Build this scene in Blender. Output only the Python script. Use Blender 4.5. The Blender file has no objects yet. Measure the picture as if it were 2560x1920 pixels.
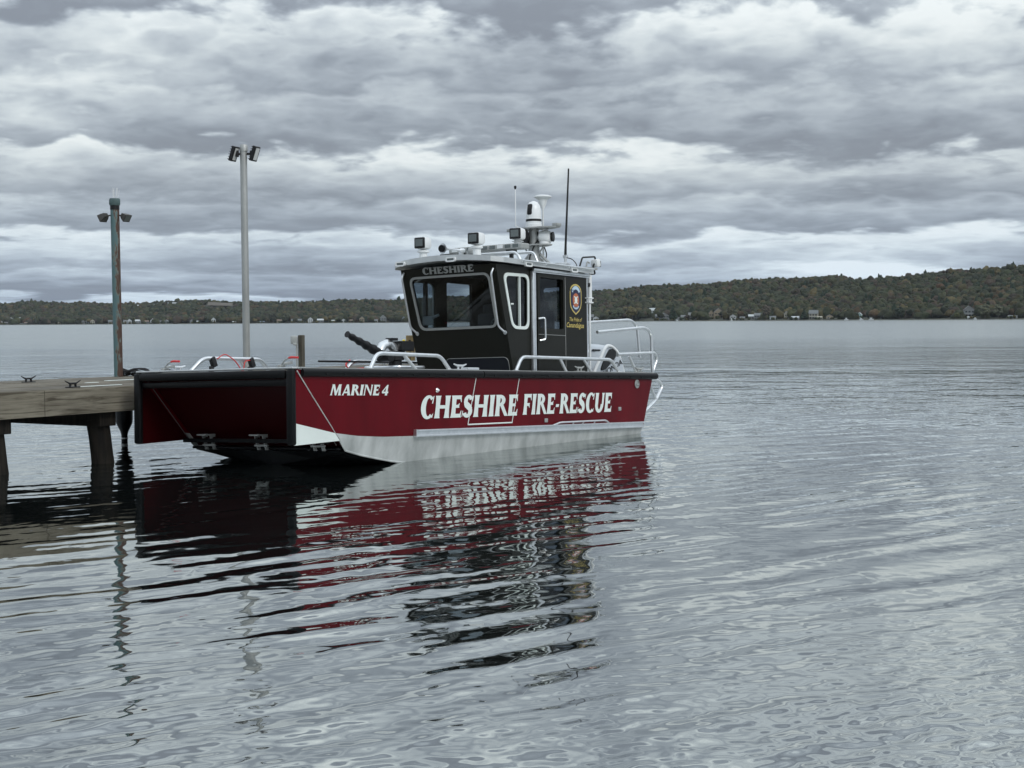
import bpy, bmesh, math, random
import numpy as np
from mathutils import Vector, Matrix
from mathutils.geometry import tessellate_polygon
S = bpy.context.scene
COL = S.collection
PI = math.pi
# ------------------------------------------------------------------ camera
FPX = 3846.0; CH = 1.7
pitch = math.atan((960 - 802.5) / FPX); roll = 0.0063
fw = np.array([0, math.cos(pitch), -math.sin(pitch)])
u0 = np.cross([1, 0, 0], fw)
Rv = np.array([1., 0, 0]) * math.cos(roll) - u0 * math.sin(roll)
Uv = np.cross(Rv, fw)
cam = bpy.data.cameras.new('camera'); camo = bpy.data.objects.new('camera', cam); COL.objects.link(camo)
cam.sensor_width = 36; cam.lens = 36 * FPX / 2560
cam.clip_start = 0.1; cam.clip_end = 20000
camo.matrix_world = Matrix(((Rv[0], Uv[0], -fw[0], 0), (Rv[1], Uv[1], -fw[1], 0), (Rv[2], Uv[2], -fw[2], CH), (0, 0, 0, 1)))
S.camera = camo
S.render.resolution_x = 1024; S.render.resolution_y = 768

def ray(px, py):
    return Rv * (px - 1280) / FPX - Uv * (py - 960) / FPX + fw

# ------------------------------------------------------------------ world
W = bpy.data.worlds.new("World"); S.world = W; W.use_nodes = True
try: W.cycles.sampling_method = 'MANUAL'; W.cycles.sample_map_resolution = 512
except Exception: pass
nt = W.node_tree; nt.nodes.clear()
def N(tree, typ, **kw):
    n = tree.nodes.new(typ)
    for k, v in kw.items():
        if k == 'inp':
            for a, b in v.items(): n.inputs[a].default_value = b
        else: setattr(n, k, v)
    return n
SUN_EL, SUN_AZ = math.radians(38), math.radians(140)   # azimuth clockwise from +Y
def build_sky(nt):
    L = nt.links.new
    def math_(op, a, b=None, clamp=False, c=None):
        n = N(nt, 'ShaderNodeMath', operation=op, use_clamp=clamp)
        for i, v in enumerate((a, b, c)):
            if v is None: continue
            if isinstance(v, (int, float)): n.inputs[i].default_value = v
            else: L(v, n.inputs[i])
        return n.outputs[0]
    tc = N(nt, 'ShaderNodeTexCoord')
    sep = N(nt, 'ShaderNodeSeparateXYZ'); L(tc.outputs['Generated'], sep.inputs[0])
    x, y, z = sep.outputs
    zc = math_('MAXIMUM', z, 0.0)
    den = math_('ADD', zc, 0.05)
    hlen = math_('SQRT', math_('ADD', math_('MULTIPLY', x, x), math_('MULTIPLY', y, y)))
    c = N(nt, 'ShaderNodeCombineXYZ'); L(math_('DIVIDE', x, den), c.inputs[0]); L(math_('DIVIDE', y, den), c.inputs[1]); p = c.outputs[0]
    lr = math_('LOGARITHM', math_('DIVIDE', hlen, den), math.e)
    # angular coordinates: clouds keep a readable height towards the horizon
    az = math_('ARCTAN2', x, y)
    def noise(vec, scale, detail, rough, off=(0, 0, 0), dist=0.0, sc=(1, 1, 1)):
        m = N(nt, 'ShaderNodeMapping'); m.inputs['Location'].default_value = off; m.inputs['Scale'].default_value = sc
        L(vec, m.inputs[0])
        n = N(nt, 'ShaderNodeTexNoise', noise_dimensions='3D')
        n.inputs['Scale'].default_value = scale; n.inputs['Detail'].default_value = detail
        n.inputs['Roughness'].default_value = rough; n.inputs['Distortion'].default_value = dist
        L(m.outputs[0], n.inputs['Vector']); return n.outputs[0]
    c2 = N(nt, 'ShaderNodeCombineXYZ'); L(math_('MULTIPLY', az, SK['azk']), c2.inputs[0]); L(math_('MULTIPLY', lr, SK['lrk']), c2.inputs[1]); q = c2.outputs[0]
    n1 = noise(q, 1.0, 6, 0.5, off=SK['off1'], dist=.35)
    nf = noise(q, 5.0, 6, 0.6, off=(2, 9, 1), dist=.2)
    big = noise(q, .42, 3, 0.5, off=SK['off2'])
    vor = N(nt, 'ShaderNodeTexVoronoi', feature='SMOOTH_F1'); vor.inputs['Scale'].default_value = 2.3; vor.inputs['Smoothness'].default_value = .5
    if 'Detail' in vor.inputs: vor.inputs['Detail'].default_value = 2.0; vor.inputs['Roughness'].default_value = .5
    wv = N(nt, 'ShaderNodeVectorMath', operation='ADD'); L(q, wv.inputs[0])
    nn = N(nt, 'ShaderNodeTexNoise'); nn.inputs['Scale'].default_value = 2.0; nn.inputs['Detail'].default_value = 4; L(q, nn.inputs['Vector'])
    ns_ = N(nt, 'ShaderNodeVectorMath', operation='SCALE'); L(nn.outputs['Color'], ns_.inputs[0]); ns_.inputs['Scale'].default_value = .5; L(ns_.outputs[0], wv.inputs[1]); L(wv.outputs[0], vor.inputs['Vector'])
    bump = math_('SUBTRACT', .5, vor.outputs['Distance'])
    def saw(K, A, B, ph, soft, F_):
        v = math_('ADD', math_('MULTIPLY', lr, K), ph)
        v = math_('ADD', v, math_('MULTIPLY', n1, A)); v = math_('ADD', v, math_('MULTIPLY', bump, B)); v = math_('ADD', v, math_('MULTIPLY', nf, F_))
        f = math_('FRACT', v)
        # bright just under the crisp top edge, fading to the dark base, short soft rise at the end
        u_ = math_('DIVIDE', f, soft, True); up = math_('MULTIPLY', math_('MULTIPLY', u_, u_), math_('SUBTRACT', 3.0, math_('MULTIPLY', u_, 2.0)))
        dn = math_('SUBTRACT', 1.0, math_('POWER', f, 1.1))
        return math_('MULTIPLY', up, dn)
    s1 = saw(2.3, 1.25, .42, .35, .27, .12); s2 = saw(4.6, 1.5, .5, .1, .36, .15)
    t = math_('ADD', math_('MULTIPLY', s1, SK['s1']), math_('MULTIPLY', s2, SK['s2']))
    t = math_('ADD', t, math_('MULTIPLY', math_('SUBTRACT', n1, .5), SK['n1']))
    t = math_('ADD', t, math_('MULTIPLY', math_('SUBTRACT', big, .5), SK['big']))
    t = math_('ADD', t, math_('MULTIPLY', math_('SUBTRACT', nf, .5), SK['nf']))
    t = math_('ADD', t, SK['c'])
    t = math_('ADD', t, math_('MULTIPLY', x, SK['xr']))
    # bright breaks in the deck (world directions)
    def glow(dx, dz, sx, sz, a):
        X_ = math_('DIVIDE', math_('SUBTRACT', az, dx), sx); Z_ = math_('DIVIDE', math_('SUBTRACT', z, dz), sz)
        e = math_('EXPONENT', math_('MULTIPLY', math_('ADD', math_('MULTIPLY', X_, X_), math_('MULTIPLY', Z_, Z_)), -1.0))
        return math_('MULTIPLY', e, a)
    for g in SK['glow']: t = math_('ADD', t, glow(*g))
    ramp = N(nt, 'ShaderNodeValToRGB'); L(t, ramp.inputs[0])
    e = ramp.color_ramp; e.interpolation = 'B_SPLINE'
    e.elements[0].position = 0.0; e.elements[0].color = (.242, .268, .31, 1)
    e.elements[1].position = 1.0; e.elements[1].color = (.89, .94, .94, 1)
    for pos, c_ in ((.2, (.300, .338, .388, 1)), (.42, (.417, .466, .52, 1)), (.62, (.562, .621, .662, 1)), (.8, (.712, .775, .795, 1))):
        k = e.elements.new(pos); k.color = c_
    hz = math_('MULTIPLY', math_('SUBTRACT', 0.09, zc), 8.0, True)
    mixh = N(nt, 'ShaderNodeMix', data_type='RGBA', blend_type='MULTIPLY')
    L(hz, mixh.inputs[0]); L(ramp.outputs[0], mixh.inputs[6]); mixh.inputs[7].default_value = (.83, .97, 1.17, 1)
    up = N(nt, 'ShaderNodeMapRange', inp={'From Min': 0.17, 'From Max': 0.6, 'To Min': 1.0, 'To Max': SK['zen']})
    L(zc, up.inputs[0])
    sc = N(nt, 'ShaderNodeVectorMath', operation='SCALE'); L(mixh.outputs[2], sc.inputs[0])
    L(math_('MULTIPLY', up.outputs[0], 10.0), sc.inputs['Scale'])
    sky = N(nt, 'ShaderNodeTexSky', sky_type='NISHITA', sun_disc=False, sun_elevation=SUN_EL, sun_rotation=SUN_AZ)
    mx = N(nt, 'ShaderNodeMix', data_type='RGBA'); mx.inputs[0].default_value = 0.94
    L(sky.outputs[0], mx.inputs[6]); L(sc.outputs[0], mx.inputs[7])
    bg = N(nt, 'ShaderNodeBackground'); bg.inputs[1].default_value = 0.1
    out = N(nt, 'ShaderNodeOutputWorld')
    L(mx.outputs[2], bg.inputs[0]); L(bg.outputs[0], out.inputs[0])
SK = dict(azk=9.5, lrk=5.0, off1=(3.3, 1.2, 1.7), off2=(5.5, 2.2, 3), s1=.48, s2=.44, n1=1.2, big=1.0, nf=.42, c=.065, xr=.06, zen=2.4,
          glow=[(-.31, .125, .05, .016, .35), (.225, .03, .06, .010, .55), (.29, .19, .12, .04, .22), (-.10, .105, .05, .012, .15), (.30, .105, .03, .02, .2)])
build_sky(nt)
sl = bpy.data.lights.new('sun', 'SUN'); sl.energy = 1.2; sl.angle = math.radians(18); sl.color = (1, .97, .93)
so = bpy.data.objects.new('sun', sl); COL.objects.link(so)
sd = Vector((math.sin(SUN_AZ) * math.cos(SUN_EL), math.cos(SUN_AZ) * math.cos(SUN_EL), math.sin(SUN_EL)))
so.rotation_euler = sd.to_track_quat('Z', 'Y').to_euler()
S.view_settings.view_transform = 'Standard'; S.view_settings.look = 'None'
S.view_settings.exposure = 0; S.view_settings.gamma = 1
try: S.view_settings.use_curve_mapping = False
except Exception: pass

# ------------------------------------------------------------------ materials
def mat(name, col, rough=.5, metal=0., var=0., vscale=8., col2=None, bump=0., bscale=30., coat=0., spec=.5, rvar=0., sc=(1, 1, 1)):
    m = bpy.data.materials.new(name); m.use_nodes = True
    t = m.node_tree; b = t.nodes['Principled BSDF']; L = t.links.new
    b.inputs['Base Color'].default_value = (*col, 1); b.inputs['Roughness'].default_value = rough
    b.inputs['Metallic'].default_value = metal; b.inputs['Specular IOR Level'].default_value = spec
    if coat: b.inputs['Coat Weight'].default_value = coat; b.inputs['Coat Roughness'].default_value = .08
    if var or bump or col2 or rvar:
        tc = t.nodes.new('ShaderNodeTexCoord'); mp = t.nodes.new('ShaderNodeMapping'); mp.inputs['Scale'].default_value = sc
        L(tc.outputs['Object'], mp.inputs[0])
    if var or col2:
        n = t.nodes.new('ShaderNodeTexNoise'); n.inputs['Scale'].default_value = vscale; n.inputs['Detail'].default_value = 7; n.inputs['Roughness'].default_value = .6
        L(mp.outputs[0], n.inputs['Vector'])
        r = t.nodes.new('ShaderNodeValToRGB'); L(n.outputs[0], r.inputs[0])
        c2 = col2 or tuple(c * (1 - var) for c in col); c1 = tuple(min(1, c * (1 + var)) for c in col) if not col2 else col
        r.color_ramp.elements[0].position = .33; r.color_ramp.elements[0].color = (*c2, 1)
        r.color_ramp.elements[1].position = .67; r.color_ramp.elements[1].color = (*c1, 1)
        L(r.outputs[0], b.inputs['Base Color'])
        if rvar:
            q = t.nodes.new('ShaderNodeMapRange'); q.inputs['From Min'].default_value = .3; q.inputs['From Max'].default_value = .7
            q.inputs['To Min'].default_value = max(0, rough - rvar); q.inputs['To Max'].default_value = rough + rvar
            L(n.outputs[0], q.inputs[0]); L(q.outputs[0], b.inputs['Roughness'])
    if bump:
        n2 = t.nodes.new('ShaderNodeTexNoise'); n2.inputs['Scale'].default_value = bscale; n2.inputs['Detail'].default_value = 5
        L(mp.outputs[0], n2.inputs['Vector'])
        bp = t.nodes.new('ShaderNodeBump'); bp.inputs['Strength'].default_value = bump; bp.inputs['Distance'].default_value = .02
        L(n2.outputs[0], bp.inputs['Height']); L(bp.outputs[0], b.inputs['Normal'])
    return m
M = {}
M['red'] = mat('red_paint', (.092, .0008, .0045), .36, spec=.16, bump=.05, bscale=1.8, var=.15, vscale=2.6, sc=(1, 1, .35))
M['white'] = mat('white_vinyl', (.66, .72, .69), .45, var=.04, vscale=3)
M['raw'] = mat('bare_aluminium', (.60, .62, .61), .46, metal=.3, col2=(.36, .38, .37), vscale=4.0, rvar=.1, bump=.22, bscale=5, sc=(1, 1, .4))
M['alu'] = mat('polished_aluminium', (.72, .74, .75), .28, metal=.85, var=.08, vscale=12)
M['roofalu'] = mat('roof_aluminium', (.55, .57, .57), .42, metal=.6, var=.1, vscale=5)
M['cab'] = mat('dark_cabin_paint', (.0115, .0115, .0085), .33, spec=.24, var=.1, vscale=2)
M['hatch'] = mat('hatch_paint', (.011, .013, .018), .3, spec=.3)
M['seam'] = mat('dull_metal_seam', (.07, .065, .06), .6)
M['rub'] = mat('black_rubber', (.003, .0034, .004), .42, spec=.2, var=.25, vscale=10, bump=.1, bscale=40)
M['redshade'] = mat('shaded_red_paint', (.022, .0004, .0012), .45, spec=.1)  # same red as the hull, with the bow recess's shade put into the colour
M['blk'] = mat('black_plastic', (.008, .008, .009), .4, spec=.35)
M['gel'] = mat('white_gelcoat', (.70, .72, .72), .3, coat=.15)
M['silv'] = mat('silver_cowl_paint', (.44, .48, .52), .28, coat=.3)
M['redp'] = mat('red_plastic', (.55, .02, .02), .4)
M['strap'] = mat('black_webbing', (.015, .015, .017), .8)
M['deck'] = mat('deck_plate', (.30, .32, .33), .5, metal=.4, var=.15, vscale=20)
M['int'] = mat('cabin_lining', (.10, .12, .12), .6)
M['seat'] = mat('seat_vinyl', (.012, .016, .022), .5)
M['gray'] = mat('grey_trim', (.33, .34, .33), .4, metal=.3)
M['lens'] = mat('lamp_lens', (.14, .16, .16), .15, metal=.4)
M['dirt'] = mat('dark_bottom_paint', (.006, .007, .008), .45, spec=.2, var=.4, vscale=4)
M['gold'] = mat('gold_vinyl', (.50, .40, .12), .45)
M['navy'] = mat('badge_navy', (.012, .014, .05), .4)
M['lblue'] = mat('badge_pale_blue', (.45, .58, .68), .4)
M['orange'] = mat('badge_orange', (.42, .12, .05), .4)
M['steel'] = mat('galvanised_pole', (.36, .37, .36), .5, metal=.5, var=.14, vscale=5, sc=(1, 1, .25))
M['yel'] = mat('yellow_box', (.62, .50, .03), .45)
M['pvc'] = mat('pale_electrical_box', (.36, .38, .37), .5, var=.1)

def wood(name, c1, c2, ax=(1, 14, 14), knots=False, dark=(.08, .07, .055)):
    m = bpy.data.materials.new(name); m.use_nodes = True; t = m.node_tree; b = t.nodes['Principled BSDF']; L = t.links.new
    b.inputs['Roughness'].default_value = .82; b.inputs['Specular IOR Level'].default_value = .25
    tc = t.nodes.new('ShaderNodeTexCoord'); mp = t.nodes.new('ShaderNodeMapping'); mp.inputs['Scale'].default_value = ax; L(tc.outputs['Object'], mp.inputs[0])
    nb = t.nodes.new('ShaderNodeTexNoise'); nb.inputs['Scale'].default_value = 1.1; nb.inputs['Detail'].default_value = 3; L(tc.outputs['Object'], nb.inputs['Vector'])
    wv = t.nodes.new('ShaderNodeTexNoise'); wv.inputs['Scale'].default_value = 1.6; wv.inputs['Detail'].default_value = 9; wv.inputs['Roughness'].default_value = .62; wv.inputs['Distortion'].default_value = .9
    L(mp.outputs[0], wv.inputs['Vector'])
    r = t.nodes.new('ShaderNodeValToRGB'); L(wv.outputs[0], r.inputs[0])
    e = r.color_ramp; e.elements[0].position = .36; e.elements[0].color = (*dark, 1); e.elements[1].position = .66; e.elements[1].color = (*c1, 1)
    q = e.elements.new(.47); q.color = (*c2, 1)
    r2 = t.nodes.new('ShaderNodeValToRGB'); L(nb.outputs[0], r2.inputs[0])
    r2.color_ramp.elements[0].position = .35; r2.color_ramp.elements[0].color = (.6, .58, .54, 1); r2.color_ramp.elements[1].position = .7; r2.color_ramp.elements[1].color = (1.1, 1.08, 1.0, 1)
    mx = t.nodes.new('ShaderNodeMix'); mx.data_type = 'RGBA'; mx.blend_type = 'MULTIPLY'; mx.inputs[0].default_value = 1
    L(r.outputs[0], mx.inputs[6]); L(r2.outputs[0], mx.inputs[7]); L(mx.outputs[2], b.inputs['Base Color'])
    bp = t.nodes.new('ShaderNodeBump'); bp.inputs['Strength'].default_value = .5; bp.inputs['Distance'].default_value = .01
    L(wv.outputs[0], bp.inputs['Height']); L(bp.outputs[0], b.inputs['Normal'])
    return m
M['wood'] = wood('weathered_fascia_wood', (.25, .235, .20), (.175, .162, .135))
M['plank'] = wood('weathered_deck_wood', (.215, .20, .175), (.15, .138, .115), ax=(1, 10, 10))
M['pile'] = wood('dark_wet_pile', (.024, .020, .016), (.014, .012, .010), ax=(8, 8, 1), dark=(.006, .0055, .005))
M['post'] = wood('grey_post_wood', (.15, .145, .125), (.10, .097, .085), ax=(12, 12, 1))
M['post2'] = wood('tan_post_wood', (.30, .24, .12), (.22, .17, .09), ax=(12, 12, 1))

def rusty():
    m = bpy.data.materials.new('teal_paint_with_rust'); m.use_nodes = True; t = m.node_tree; b = t.nodes['Principled BSDF']; L = t.links.new
    tc = t.nodes.new('ShaderNodeTexCoord'); mp = t.nodes.new('ShaderNodeMapping'); mp.inputs['Scale'].default_value = (22, 22, 5); L(tc.outputs['Object'], mp.inputs[0])
    n = t.nodes.new('ShaderNodeTexNoise'); n.inputs['Scale'].default_value = 1.1; n.inputs['Detail'].default_value = 9; n.inputs['Roughness'].default_value = .72; L(mp.outputs[0], n.inputs['Vector'])
    n2 = t.nodes.new('ShaderNodeTexNoise'); n2.inputs['Scale'].default_value = 1.4; n2.inputs['Detail'].default_value = 2; L(tc.outputs['Object'], n2.inputs['Vector'])
    sp = t.nodes.new('ShaderNodeSeparateXYZ'); L(tc.outputs['Object'], sp.inputs[0])
    # the weather side (+x -y face) carries the rust band
    a = t.nodes.new('ShaderNodeMath'); a.operation = 'MULTIPLY_ADD'; L(sp.outputs[0], a.inputs[0]); a.inputs[1].default_value = 2.4; L(n.outputs[0], a.inputs[2])
    c = t.nodes.new('ShaderNodeMath'); c.operation = 'MULTIPLY_ADD'; L(n2.outputs[0], c.inputs[0]); c.inputs[1].default_value = .5; L(a.outputs[0], c.inputs[2])
    zz = t.nodes.new('ShaderNodeMath'); zz.operation = 'MULTIPLY_ADD'; L(sp.outputs[2], zz.inputs[0]); zz.inputs[1].default_value = -.035; L(c.outputs[0], zz.inputs[2])
    r = t.nodes.new('ShaderNodeValToRGB'); L(zz.outputs[0], r.inputs[0]); e = r.color_ramp
    e.elements[0].position = .725; e.elements[0].color = (.075, .135, .14, 1); e.elements[1].position = .785; e.elements[1].color = (.065, .034, .024, 1)
    q = e.elements.new(.75); q.color = (.17, .18, .15, 1)
    L(r.outputs[0], b.inputs['Base Color']); b.inputs['Roughness'].default_value = .6
    bp = t.nodes.new('ShaderNodeBump'); bp.inputs['Strength'].default_value = .4; bp.inputs['Distance'].default_value = .004; L(zz.outputs[0], bp.inputs['Height']); L(bp.outputs[0], b.inputs['Normal'])
    return m
M['rust'] = rusty()

def glass(name, tint, refl=1.45):
    m = bpy.data.materials.new(name); m.use_nodes = True; t = m.node_tree; t.nodes.clear(); L = t.links.new
    f = N(t, 'ShaderNodeFresnel'); ge = N(t, 'ShaderNodeNewGeometry')
    io = N(t, 'ShaderNodeMapRange', inp={'To Min': refl, 'To Max': 1 / refl}); L(ge.outputs['Backfacing'], io.inputs[0]); L(io.outputs[0], f.inputs[0])
    a = N(t, 'ShaderNodeBsdfTransparent'); a.inputs[0].default_value = (*tint, 1)
    g = N(t, 'ShaderNodeBsdfGlossy'); g.inputs['Roughness'].default_value = .01
    mx = N(t, 'ShaderNodeMixShader'); o = N(t, 'ShaderNodeOutputMaterial')
    L(f.outputs[0], mx.inputs[0]); L(a.outputs[0], mx.inputs[1]); L(g.outputs[0], mx.inputs[2]); L(mx.outputs[0], o.inputs[0])
    return m
M['glass'] = glass('tinted_glass', (.57, .61, .63))
M['glassd'] = glass('dark_tinted_glass', (.74, .78, .80))
M['glassp'] = glass('privacy_glass', (.40, .44, .48))

# ------------------------------------------------------------------ mesh helpers
class MB:
    def __init__(s): s.v = []; s.f = []; s.m = []; s.cm = 0
    def add(s, vs, fs):
        o = len(s.v); s.v += [tuple(map(float, q)) for q in vs]; s.f += [tuple(i + o for i in f) for f in fs]; s.m += [s.cm] * len(fs); return s
    def box(s, c, d, rot=None, bev=0.0):
        hx, hy, hz = d[0] / 2, d[1] / 2, d[2] / 2
        if bev > 0:
            b = min(bev, hx * .9, hy * .9, hz * .9); bm = bmesh.new(); bmesh.ops.create_cube(bm, size=1)
            for v in bm.verts: v.co = Vector((v.co.x * 2 * hx, v.co.y * 2 * hy, v.co.z * 2 * hz))
            bmesh.ops.bevel(bm, geom=list(bm.edges), offset=b, segments=2, profile=.5, affect='EDGES')
            bm.verts.ensure_lookup_table(); vs = [v.co.copy() for v in bm.verts]; fs = [[v.index for v in f.verts] for f in bm.faces]; bm.free()
        else:
            vs = [Vector((x * hx, y * hy, z * hz)) for x in (-1, 1) for y in (-1, 1) for z in (-1, 1)]
            fs = [(0, 1, 3, 2), (4, 6, 7, 5), (0, 4, 5, 1), (2, 3, 7, 6), (0, 2, 6, 4), (1, 5, 7, 3)]
        R = rot or Matrix.Identity(3)
        return s.add([R @ v + Vector(c) for v in vs], fs)
    def tube(s, pts, r, n=8, closed=False, cap=True):
        P = [Vector(p) for p in pts]; k = len(P); rs = r if hasattr(r, '__len__') else [r] * k
        T = []
        for i in range(k):
            a = P[(i + 1) % k] - P[i] if (closed or i < k - 1) else P[i] - P[i - 1]
            b = P[i] - P[i - 1] if (closed or i > 0) else a
            t = a.normalized() + b.normalized(); T.append(t.normalized() if t.length > 1e-6 else a.normalized())
        up = Vector((0, 0, 1)) if abs(T[0].z) < .9 else Vector((1, 0, 0))
        u = T[0].cross(up).normalized(); vs = []
        for i in range(k):
            u = (u - T[i] * u.dot(T[i])).normalized(); w = T[i].cross(u)
            for j in range(n):
                a = 2 * PI * j / n; vs.append(P[i] + (u * math.cos(a) + w * math.sin(a)) * rs[i])
        fs = []
        for i in range(k if closed else k - 1):
            for j in range(n):
                a = i * n + j; b = i * n + (j + 1) % n; c = ((i + 1) % k) * n + (j + 1) % n; d = ((i + 1) % k) * n + j
                fs.append((a, b, c, d))
        if cap and not closed: fs += [tuple(range(n))[::-1], tuple((k - 1) * n + j for j in range(n))]
        return s.add(vs, fs)
    def lathe(s, prof, c=(0, 0, 0), n=20, axis=None):
        R = Vector(axis or (0, 0, 1)).to_track_quat('Z', 'Y').to_matrix(); vs = []; fs = []
        for r, z in prof:
            for j in range(n):
                a = 2 * PI * j / n; vs.append(R @ Vector((r * math.cos(a), r * math.sin(a), z)) + Vector(c))
        for i in range(len(prof) - 1):
            for j in range(n):
                fs.append((i * n + j, i * n + (j + 1) % n, (i + 1) * n + (j + 1) % n, (i + 1) * n + j))
        fs += [tuple(range(n))[::-1], tuple((len(prof) - 1) * n + j for j in range(n))]
        return s.add(vs, fs)
    def plate(s, loops, o, ax, ay, th):
        """flat plate (outer loop, then holes) in the frame o + a*ax + b*ay, thickened along -(ax x ay)"""
        o = Vector(o); ax = Vector(ax); ay = Vector(ay); nn = ax.cross(ay).normalized()
        flat = [p for l in loops for p in l]
        tris = tessellate_polygon([[Vector((p[0], p[1], 0)) for p in l] for l in loops])
        F = [o + ax * p[0] + ay * p[1] for p in flat]; n = len(F)
        vs = F + [q - nn * th for q in F]; fs = []
        for t in tris:
            a, b, c = t
            if (F[b] - F[a]).cross(F[c] - F[a]).dot(nn) < 0: a, c = c, a
            fs += [(a, b, c), (c + n, b + n, a + n)]
        i0 = 0
        for l in loops:
            m = len(l)
            for j in range(m): a = i0 + j; b = i0 + (j + 1) % m; fs.append((a, a + n, b + n, b))
            i0 += m
        return s.add(vs, fs)
    def build(s, name, m, parent=None, smooth=False, sharp=None):
        me = bpy.data.meshes.new(name); me.from_pydata(s.v, [], s.f)
        for q in (m if isinstance(m, (list, tuple)) else [m]): me.materials.append(M[q] if isinstance(q, str) else q)
        if s.cm or any(s.m): me.polygons.foreach_set('material_index', s.m)
        if smooth:
            me.polygons.foreach_set('use_smooth', [True] * len(s.f))
            try: me.set_sharp_from_angle(angle=math.radians(sharp or 40))
            except Exception: pass
        me.update()
        o = bpy.data.objects.new(name, me); COL.objects.link(o)
        if parent: o.parent = parent
        return o
def tag(o, label=None, cat=None, group=None, kind=None):
    if label: o['label'] = label
    if cat: o['category'] = cat
    if group: o['group'] = group
    if kind: o['kind'] = kind
    return o
def empty(name, loc=(0, 0, 0), rz=0, label=None, cat=None, group=None):
    o = bpy.data.objects.new(name, None); COL.objects.link(o); o.location = loc; o.rotation_euler = (0, 0, rz); o.empty_display_size = .2
    return tag(o, label, cat, group)
def fillet(pts, r, n=5, closed=False):
    P = [Vector(p) for p in pts]; out = []; k = len(P)
    for i in range(k):
        if not closed and i in (0, k - 1): out.append(P[i]); continue
        a = P[i - 1]; b = P[i]; c = P[(i + 1) % k]; d1 = (a - b); d2 = (c - b)
        q = min(r, d1.length * .48, d2.length * .48); s1 = b + d1.normalized() * q; s2 = b + d2.normalized() * q
        for j in range(n + 1):
            t = j / n; out.append(s1 * (1 - t) ** 2 + b * 2 * t * (1 - t) + s2 * t * t)
    return out
def rr(pts, r, n=5):
    return [(v.x, v.y) for v in fillet([(p[0], p[1], 0) for p in pts], r, n, True)]
def inset(pts, d):
    k = len(pts); out = []; A = sum(pts[i][0] * pts[(i + 1) % k][1] - pts[(i + 1) % k][0] * pts[i][1] for i in range(k)); sg = 1 if A > 0 else -1
    for i in range(k):
        a = Vector(pts[i - 1]); b = Vector(pts[i]); c = Vector(pts[(i + 1) % k]); e1 = (b - a).normalized(); e2 = (c - b).normalized()
        n1 = Vector((-e1.y, e1.x)) * sg; n2 = Vector((-e2.y, e2.x)) * sg; m = (n1 + n2); m = m / max(m.length_squared / 2, .3)
        out.append(tuple(b + m * d))
    return out

# ------------------------------------------------------------------ lettering (own glyph drawings, cap height 1)
def stem(x0, w=.37, y0=0, y1=1, fl=.055, x1=None):
    x1 = x0 if x1 is None else x1; pts = []
    ys = [0, .06, .2, .5, .8, .94, 1]; ex = [fl, .35 * fl, 0, -.02, 0, .35 * fl, fl]
    for t, e in zip(ys, ex): pts.append((x0 + (x1 - x0) * t - w / 2 - e, y0 + (y1 - y0) * t))
    for t, e in reversed(list(zip(ys, ex))): pts.append((x0 + (x1 - x0) * t + w / 2 + e, y0 + (y1 - y0) * t))
    return [p for p in reversed(pts)]
def bar(x0, x1, y, h, te=.0):
    """te>0: terminal grows at x1 downwards/upwards (serif wedge)"""
    up = max(te, 0); dn = max(-te, 0)
    return [(x0, y - h / 2), (x1 - .1, y - h / 2), (x1 - .02, y - h / 2 - dn), (x1 + .03, y - h / 2 - dn), (x1, y), (x1 + .03, y + h / 2 + up), (x1 - .02, y + h / 2 + up), (x1 - .1, y + h / 2), (x0, y + h / 2)]
def arc(cx, cy, ro, ho, ri, hi, a0, a1, n=14, dx=0):
    o = [(cx + ro * math.cos(math.radians(a0 + (a1 - a0) * i / n)), cy + ho * math.sin(math.radians(a0 + (a1 - a0) * i / n))) for i in range(n + 1)]
    q = [(cx + dx + ri * math.cos(math.radians(a0 + (a1 - a0) * i / n)), cy + hi * math.sin(math.radians(a0 + (a1 - a0) * i / n))) for i in range(n + 1)]
    return o + q[::-1]
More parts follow.
